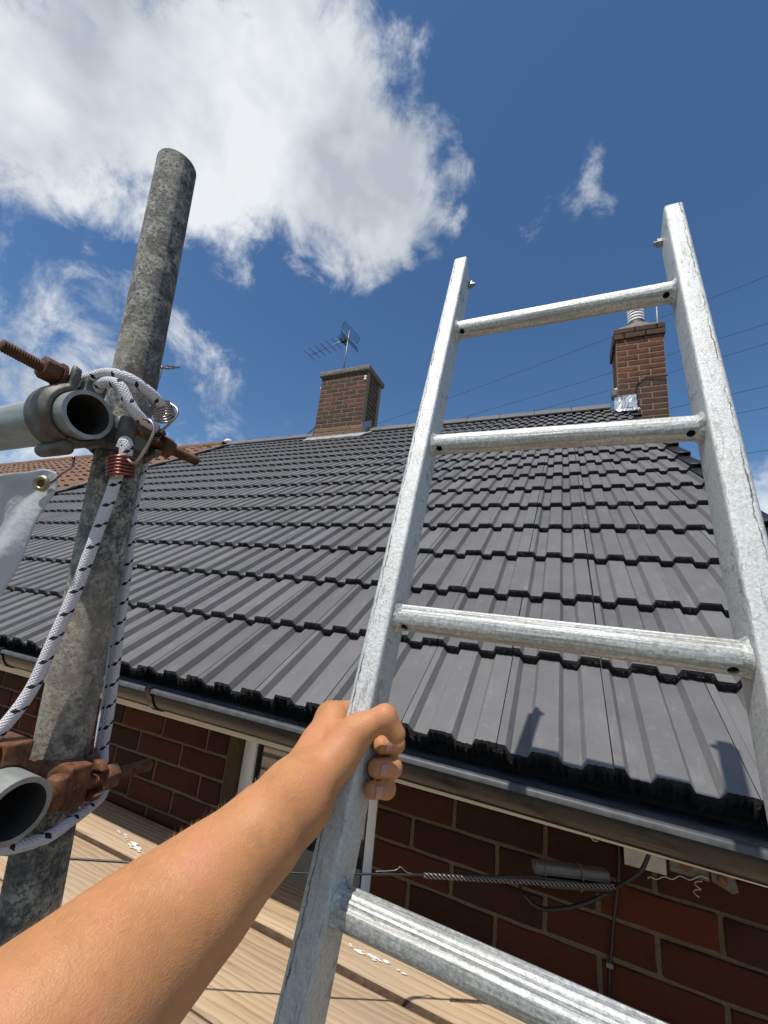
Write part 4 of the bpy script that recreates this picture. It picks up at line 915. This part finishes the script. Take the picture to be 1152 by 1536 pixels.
def surface_nets(D, org, h):
    nx, ny, nz = D.shape; S = D < 0
    c = np.zeros((nx-1, ny-1, nz-1), np.int8)
    for i in (0, 1):
        for j in (0, 1):
            for k in (0, 1): c += S[i:nx-1+i, j:ny-1+j, k:nz-1+k]
    act = (c > 0) & (c < 8); idx = -np.ones(act.shape, np.int64); ii = np.argwhere(act); idx[act] = np.arange(len(ii))
    acc = np.zeros((len(ii), 3)); cnt = np.zeros(len(ii)); offs = [(i, j, k) for i in (0, 1) for j in (0, 1) for k in (0, 1)]
    val = {o: D[ii[:, 0]+o[0], ii[:, 1]+o[1], ii[:, 2]+o[2]] for o in offs}
    for a in offs:
        for ax in range(3):
            if a[ax]: continue
            b = list(a); b[ax] = 1; b = tuple(b); va, vb = val[a], val[b]; cr = (va < 0) != (vb < 0)
            t = np.where(cr, va/np.where(va-vb == 0, 1, va-vb), 0); p = np.tile(np.array(a, float), (len(ii), 1)); p[:, ax] = t
            acc[cr] += p[cr]; cnt[cr] += 1
    V = org+(ii+acc/cnt[:, None])*h; F_ = []
    for ax in range(3):
        o1, o2 = [(1, 2), (2, 0), (0, 1)][ax]
        sl0 = [slice(None)]*3; sl1 = [slice(None)]*3; sl0[ax] = slice(0, -1); sl1[ax] = slice(1, None)
        e = np.argwhere(S[tuple(sl0)] != S[tuple(sl1)]); e = e[(e[:, o1] > 0) & (e[:, o2] > 0) & (e[:, o1] < D.shape[o1]-1) & (e[:, o2] < D.shape[o2]-1)]
        q = []
        for da, db in ((0, 0), (-1, 0), (-1, -1), (0, -1)):
            t = e.copy(); t[:, o1] += da; t[:, o2] += db; q.append(idx[t[:, 0], t[:, 1], t[:, 2]])
        q = np.stack(q, 1); inside = S[e[:, 0], e[:, 1], e[:, 2]]; q[~inside] = q[~inside][:, ::-1]; F_.append(q[(q >= 0).all(1)])
    return V, np.concatenate(F_)
def build_arm():
    P, F = hand_field(); h = .0019
    allp = np.array([p for c in P for p in (c[1], c[2])]); rmax = .055
    lo = allp.min(0)-rmax; hi = allp.max(0)+np.array([.02, .02, .05]); lo = np.maximum(lo, allp.min(0)-.05)
    n = np.ceil((hi-lo)/h).astype(int); D = np.empty(n, np.float32)
    gy = lo[1]+np.arange(n[1])*h; gz_ = lo[2]+np.arange(n[2])*h
    YY, ZZ = np.meshgrid(gy, gz_, indexing='ij')
    step = 24
    for s in range(0, n[0], step):
        gx_ = lo[0]+np.arange(s, min(s+step, n[0]))*h
        X = np.empty((len(gx_), n[1], n[2], 3), np.float32); X[..., 0] = gx_[:, None, None]; X[..., 1] = YY; X[..., 2] = ZZ
        g = {}
        for (grp, a, b, ra, rb) in P:
            lo_, hi_ = np.minimum(a, b)[0]-max(ra, rb)-.03, np.maximum(a, b)[0]+max(ra, rb)+.03
            if gx_[-1] < lo_ or gx_[0] > hi_: continue
            d = round_cone(X, a, b, ra, rb); k = {'palm': .012, 'arm': .02, 'thumb': .004}.get(grp, .004)
            g[grp] = d if grp not in g else smin(g[grp], d, k)
        tot = None
        for grp, k in (('arm', 0), ('palm', .016), ('thumb', .009), ('fi', .0022), ('fm', .0016), ('fr', .0016), ('fp', .002)):
            if grp in g: tot = g[grp] if tot is None else smin(tot, g[grp], k)
        if tot is None: tot = np.full(X.shape[:3], .1, np.float32)
        D[s:s+len(gx_)] = tot
    V, Fq = surface_nets(D, lo, h)
    me = bpy.data.meshes.new('arm'); me.from_pydata(V.tolist(), [], Fq.tolist()); me.materials.append(M['skin']); me.polygons.foreach_set('use_smooth', [True]*len(me.polygons)); me.update()
    return me, F, V
person = thing('person', Vector(ARM[4]), 'bare tanned left arm reaching up with its hand gripping the ladder stile', 'person')
arm_me, FING, ARMV = build_arm()
for v_ in arm_me.vertices: v_.co -= person.location
arm = place('arm', arm_me, person, Matrix.Translation(person.location))
sm = arm.modifiers.new('smooth', 'SMOOTH'); sm.factor = .5; sm.iterations = 3
# finger nails
for q in ('i', 'm', 'r'):
    p2, p3, rr_ = FING[q][1], FING[q][2], FING[q][6]
    ax = Vector(p3-p2).normalized(); nrm = (LX*.78-LN*.62+LD*.05); nrm = (nrm-ax*nrm.dot(ax)).normalized(); sd = ax.cross(nrm); c = Vector(p3)-ax*.0022
    mb = MB(); nu, nv = 9, 9; v = []; hw_ = .0055; hl = .0056
    for b in range(nv):
        for a in range(nu):
            s_ = -1+2*a/(nu-1); t_ = -1+2*b/(nv-1)
            # squircle outline, curved across the finger
            m_ = math.sqrt(max(0, 1-.30*t_*t_)); n_ = math.sqrt(max(0, 1-.30*s_*s_)); x_ = s_*m_*hw_; y_ = t_*n_*hl
            hgt = math.sqrt(max(1e-9, (rr_+.0003)**2-x_*x_)) - (max(0, y_-.001)**2)*34
            v.append(c+sd*x_+ax*y_+nrm*hgt)
    mb.add(v, [(b*nu+a, b*nu+a+1, (b+1)*nu+a+1, (b+1)*nu+a) for b in range(nv-1) for a in range(nu-1)])
    o = mb.build('fingernail', M['nail'], person, smooth=True); so = o.modifiers.new('thick', 'SOLIDIFY'); so.thickness = .0007; so.offset = 0
# fine hair along the forearm
def arm_hair():
    r = np.random.default_rng(5); nrm = np.empty(len(arm_me.vertices)*3); arm_me.vertices.foreach_get('normal', nrm); nrm = nrm.reshape(-1, 3)
    ax = np.array(ARM[0])-np.array(ARM[4]); ax /= np.linalg.norm(ax); t = (ARMV-np.array(ARM[4]))@ax; L_ = np.linalg.norm(np.array(ARM[0])-np.array(ARM[4]))
    ok = np.where((t > -.02) & (t < L_*.98) & (nrm@np.array((-.6, -.1, .75)) > .15))[0]; pick = r.choice(ok, 1300, replace=False); mb = MB()
    for i in pick:
        p = ARMV[i]; nn = nrm[i]; d = ax*.85+nn*r.uniform(.10, .35)+r.normal(size=3)*.18+np.array((-.25, .05, -.15)); d /= np.linalg.norm(d); ln = r.uniform(.003, .008); w = .000035
        sd = np.cross(d, nn); sd /= np.linalg.norm(sd)+1e-9; m_ = p+d*ln*.55+nn*.0006; e = p+d*ln
        mb.add([p-sd*w, p+sd*w, m_+sd*w*.8, m_-sd*w*.8, e], [(0, 1, 2, 3), (3, 2, 4)])
    o = mb.build('arm_hair', M['hair'], person); o['kind'] = 'stuff'
arm_hair()

# ------------------------------------------------------------------ telephone drop wire and its fixings
dw = thing('drop_wire', (-.1, .15, -.27), 'black telephone drop wire held by a twisted metal grip in front of brick wall', 'cable')
wa, wb = Vector((.012, .206, -.2535)), Vector((-.5647, -.0823, -.275)); wd = (wb-wa).normalized()
mid = Vector((-.3654, .0173, -.2615))
mb = MB(); mb.tube([wa, Vector((-.142, .129, -.2475)), mid, wb, wb+Vector((-.60, -.30, -.012)), wb+Vector((-2.4, -1.2, .02)), wb+Vector((-12, -6, .5))], .0021, 8); mb.build('wire', M['black_cable'], dw, smooth=True)
mb = MB(); a, b = mid+Vector((.02, .01, 0)), wa; n = 150; ax = (b-a).normalized(); e1 = ax.orthogonal().normalized(); e2 = ax.cross(e1)
for ph in (0, math.pi*.66, math.pi*1.33): mb.tube([a.lerp(b, i/n)+(e1*math.cos(i*.62+ph)+e2*math.sin(i*.62+ph))*.0036 for i in range(n+1)], .0016, 6)
mb.build('helical_grip', M['grip_wire'], dw, smooth=True)
mb = MB(); mb.tube(smooth_path([a, a+Vector((-.03, -.014, .002)), a+Vector((-.045, -.020, .010)), a+Vector((-.055, -.026, .004)), a+Vector((-.09, -.045, .0))], 6), .0011, 6); mb.build('grip_end', M['grip_wire'], dw, smooth=True)
mb = MB(); p0, p1 = Vector((-.1430, .150, -.238)), Vector((.000, .222, -.243)); ax = (p1-p0).normalized(); sd = Vector((0, 0, 1)).cross(ax).normalized()
mb.prism([(-.011, -.010), (.011, -.010), (.013, 0), (.011, .010), (-.011, .010), (-.013, 0)], p0, sd, Vector((0, 0, 1)), ax, (p1-p0).length); o = mb.build('splice_box', M['splice_plastic'], dw); bevel(o.data, .003, 2)
mb = MB(); p0b, p1b = p0+Vector((.02, .008, -.024)), p1+Vector((.012, .004, -.022)); mb.tube([p0b, p0b.lerp(p1b, .05), p0b.lerp(p1b, .95), p1b], [.006, .011, .010, .005], 14); mb.build('splice_sleeve', M['black_cable'], dw, smooth=True)
for t_ in (.12, .62):
    c = p0.lerp(p1, t_)+Vector((0, 0, -.010)); mb = MB(); mb.tube([c+(sd*math.cos(q)*.0165+Vector((0, 0, 1))*math.sin(q)*.024) for q in [2*math.pi*i/24 for i in range(24)]], .0016, 6, closed=True); mb.uv = {}; mb.build('cable_tie', M['splice_plastic'], dw, smooth=True)
mb = MB(); mb.tube(smooth_path([(-.165, .155, -.2600), (-0.1731, .20, -0.300), (-0.1702, 0.24, -0.338), (-0.1343, 0.25, -0.359), (-0.0791, 0.25, -0.3412), (-0.0258, 0.25, -0.3094), (0.0198, 0.25, -0.2709), (0.0647, 0.25, -0.2306), (.085, .255, -.19)], 8), .0042, 8); mb.build('tail_loop', M['black_cable'], dw, smooth=True)
mb = MB(); mb.tube(smooth_path([(.030, .292, -.15), (.030, .294, -.2386), (0.0259, 0.295, -0.2886), (0.0169, 0.295, -0.3494), (0.0099, 0.295, -0.4114), (0.0043, 0.295, -0.4712), (.002, .295, -.62), (.004, .295, -1.4)], 6), .0032, 8); mb.build('wall_cable', M['black_cable'], dw, smooth=True)
mb = MB(); mb.box((-.001, .290, -.4425), (.012, .3005, -.434)); mb.build('cable_clip', M['splice_plastic'], dw)

fp = thing('fixing_plate', (.09, .285, -.24), 'small grey metal plate and bolted strap fixed under the white fascia', 'bracket')
mb = MB(); mb.add([(0.0387, 0.285, -0.16), (0.1203, 0.285, -0.16), (0.1186, 0.285, -0.2365), (0.040, 0.285, -0.2385), (0.0387, 0.2875, -0.16), (0.1203, 0.2875, -0.16), (0.1186, 0.2875, -0.2365), (0.040, 0.2875, -0.2385)], [(3, 2, 1, 0), (4, 5, 6, 7), (0, 1, 5, 4), (1, 2, 6, 5), (2, 3, 7, 6), (3, 0, 4, 7)]); mb.build('plate', M['plate_metal'], fp)
mb = MB(); mb.box((.1225, .272, -.2215), (.1925, .276, -.185)); o = mb.build('strap', M['cast_steel'], fp); bevel(o.data, .003, 2)
mb = MB(); mb.add([(.1945, .268, -.190), (.232, .268, -.195), (.238, .268, -.222), (.228, .268, -.228), (.1945, .268, -.216), (.1945, .273, -.190), (.232, .273, -.195), (.238, .273, -.222), (.228, .273, -.228), (.1945, .273, -.216)], [(4, 3, 2, 1, 0), (5, 6, 7, 8, 9), (0, 1, 6, 5), (1, 2, 7, 6), (2, 3, 8, 7), (3, 4, 9, 8), (4, 0, 5, 9)]); mb.build('strap_end', M['cast_steel'], fp)
for x, z in ((.152, -.203), (.212, -.207)):
    mb = MB(); hexnut(mb, (x, .2685 if x < .2 else .2645, z), (0, 1, 0), .0085, .006); mb.build('bolt', M['rust'], fp)
mb = MB(); mb.tube(smooth_path([(0.0812, 0.27, -0.2466), (.0852, .27, -.2425), (0.0977, 0.27, -0.2428), (0.1117, 0.27, -0.2338), (0.1257, 0.27, -0.2343), (.1399, .27, -.2243), (0.1573, 0.27, -0.2257), (0.1751, 0.27, -0.2135), (0.1885, 0.27, -0.2141)], 6), .0011, 6); mb.build('pigtail_wire', M['plate_metal'], fp, smooth=True)
mb = MB(); mb.tube([(.172+.006*math.cos(i*.9)-i*.0004, .27+.004*math.sin(i*.9), -.222-i*.0022) for i in range(14)], .0011, 6); mb.build('pigtail_wire', M['plate_metal'], fp, smooth=True)
mb = MB(); mb.tube([(-.018+.008*math.cos(i*.7), .284, -.204+.006*math.sin(i*.7)) for i in range(9)], .0012, 6); mb.build('pigtail_wire', M['fascia'], fp, smooth=True)

# ------------------------------------------------------------------ aerials
def aerial(root_loc, label, mast, boom, n_el, el, refl, k_=1.0):
    t = thing('tv_aerial', root_loc, label, 'aerial')
    mb = MB(); mb.tube(mast, .0125*k_, 8); mb.build('mast', M['aerial_metal'], t, smooth=True)
    mb = MB(); mb.tube(boom, .008*k_, 6); mb.build('boom', M['aerial_metal'], t, smooth=True)
    a, b = Vector(boom[0]), Vector(boom[-1])
    for i in range(n_el):
        p = a.lerp(b, i/(n_el)*.92); mb = MB(); mb.tube([p-Vector(el)*(1-.01*i), p+Vector(el)*(1-.01*i)], .0045*k_, 5); mb.build('element', M['aerial_dark'], t)
    for (c, half, tilt) in refl:
        c = Vector(c)
        mb = MB(); e = Vector(el).normalized()*half; u_ = Vector(tilt)
        for k in (-1, -.33, .33, 1): mb.tube([c-e+u_*k, c+e+u_*k], .0045*k_, 5)
        for s in (-1, 1): mb.tube([c+e*s-u_, c+e*s+u_], .0045*k_, 5)
        mb.build('reflector', M['aerial_dark'], t)
    return t
aerial((-3.459, 4.2, 3.955), 'tv aerial with long boom on the sooty brown chimney', [(-3.459, 4.2, 3.93), (-3.445, 4.2, 4.90)], [(-4.208, 4.2, 4.56), (-3.40, 4.2, 4.775)], 7, (.02, .155, 0),
       [((-3.41, 4.2, 4.86), .23, (.02, 0, .055)), ((-3.41, 4.2, 4.68), .23, (-.02, 0, .055)), ((-3.55, 4.2, 4.745), .10, (.0, 0, .05))])
mb = MB(); mb.box((-3.58, 4.17, 4.70), (-3.50, 4.23, 4.77)); tag(mb.build('aerial_junction_box', M['aerial_dark']), 'black junction box on the tv aerial boom above the sooty chimney', 'box')
bpy.data.objects['aerial_junction_box'].parent = bpy.data.objects['tv_aerial']; bpy.data.objects['aerial_junction_box'].location = -bpy.data.objects['tv_aerial'].location
ob = bpy.data.objects['aerial_junction_box']; ob.name = 'junction_box'; del ob['label']; del ob['category']
aerial((1.06, 4.6, 3.9), 'tv aerial mast rising behind the tall red brick chimney', [(1.052, 4.56, 3.75), (1.075, 4.56, 4.86)], [(-.042, 4.56, 4.955), (1.12, 4.56, 4.82)], 9, (.01, .03, .11), [((1.10, 4.56, 4.82), .16, (0, .05, .08))])
aerial((-15.0, 9, 5.5), 'small distant tv aerial seen beside the scaffold pole', [(-15.75, 9.0, 5.4), (-15.7, 9, 9.5)], [(-16.0, 9.0, 9.52), (-15.0, 9.0, 9.25)], 3, (.02, .25, .2), [((-15.3, 9.0, 9.36), .30, (.42, 0, -.11))], 4.5)
fr = thing('house', (-16.5, 10.5, GZ), 'far house hidden behind the brown roof, carrying the small distant aerial', 'house')
mb = MB(); mb.box((-20, 8.2, GZ), (-13.5, 13, 3.2)); mb.build('wall', M['render'], fr)
mb = MB(); mb.add([(-20.2, 8, 3.1), (-13.3, 8, 3.1), (-13.3, 13.2, 3.1), (-20.2, 13.2, 3.1), (-20.2, 10.6, 5.2), (-13.3, 10.6, 5.2)], [(0, 1, 5, 4), (2, 3, 4, 5), (1, 2, 5), (3, 0, 4), (3, 2, 1, 0)]); mb.build('roof', M['brown_tile'], fr)
# aerial lead looping off the ridge
mb = MB(); mb.tube(smooth_path([(-3.69, 4.05, 3.12), (-3.78, 4.12, 3.10), (-3.92, 4.20, 3.06), (-4.08, 4.26, 3.02), (-4.2, 4.30, 3.015)], 6), .007, 6)
tag(mb.build('aerial_lead', M['black_cable'], None, smooth=True), 'black aerial lead sagging from the sooty chimney to the ridge', 'cable')

# ------------------------------------------------------------------ overhead cables, far behind
for (a, b) in (((-1.0914, 25.0, 17.8691), (10.8274, 25.0, 21.4436)), ((-1.0826, 25.0, 15.5323), (10.5152, 25.0, 18.2828)), ((-1.0784, 25.0, 14.4046), (10.3887, 25.0, 17.0018)),
               ((5.6594, 25.0, 13.5474), (10.1293, 25.0, 14.3756)), ((8.7846, 25.0, 12.89), (10.0024, 25.0, 13.0905)), ((8.9802, 25.0, 10.5158), (9.7595, 25.0, 10.6314))):
    a, b = Vector(a), Vector(b); k = (b.z-a.z)/(b.x-a.x); pts = []
    for i in range(25):
        x = -42+i*4.0; pts.append((x, 25.0, a.z+k*(x-a.x)+.0010*(x-a.x)*(x-b.x)))
    mb = MB(); mb.tube(pts, .014, 5); tag(mb.build('overhead_cable', M['far_cable'], None, smooth=True), 'thin dark overhead cable crossing the sky behind the chimneys', 'cable', 'overhead cables across the sky')
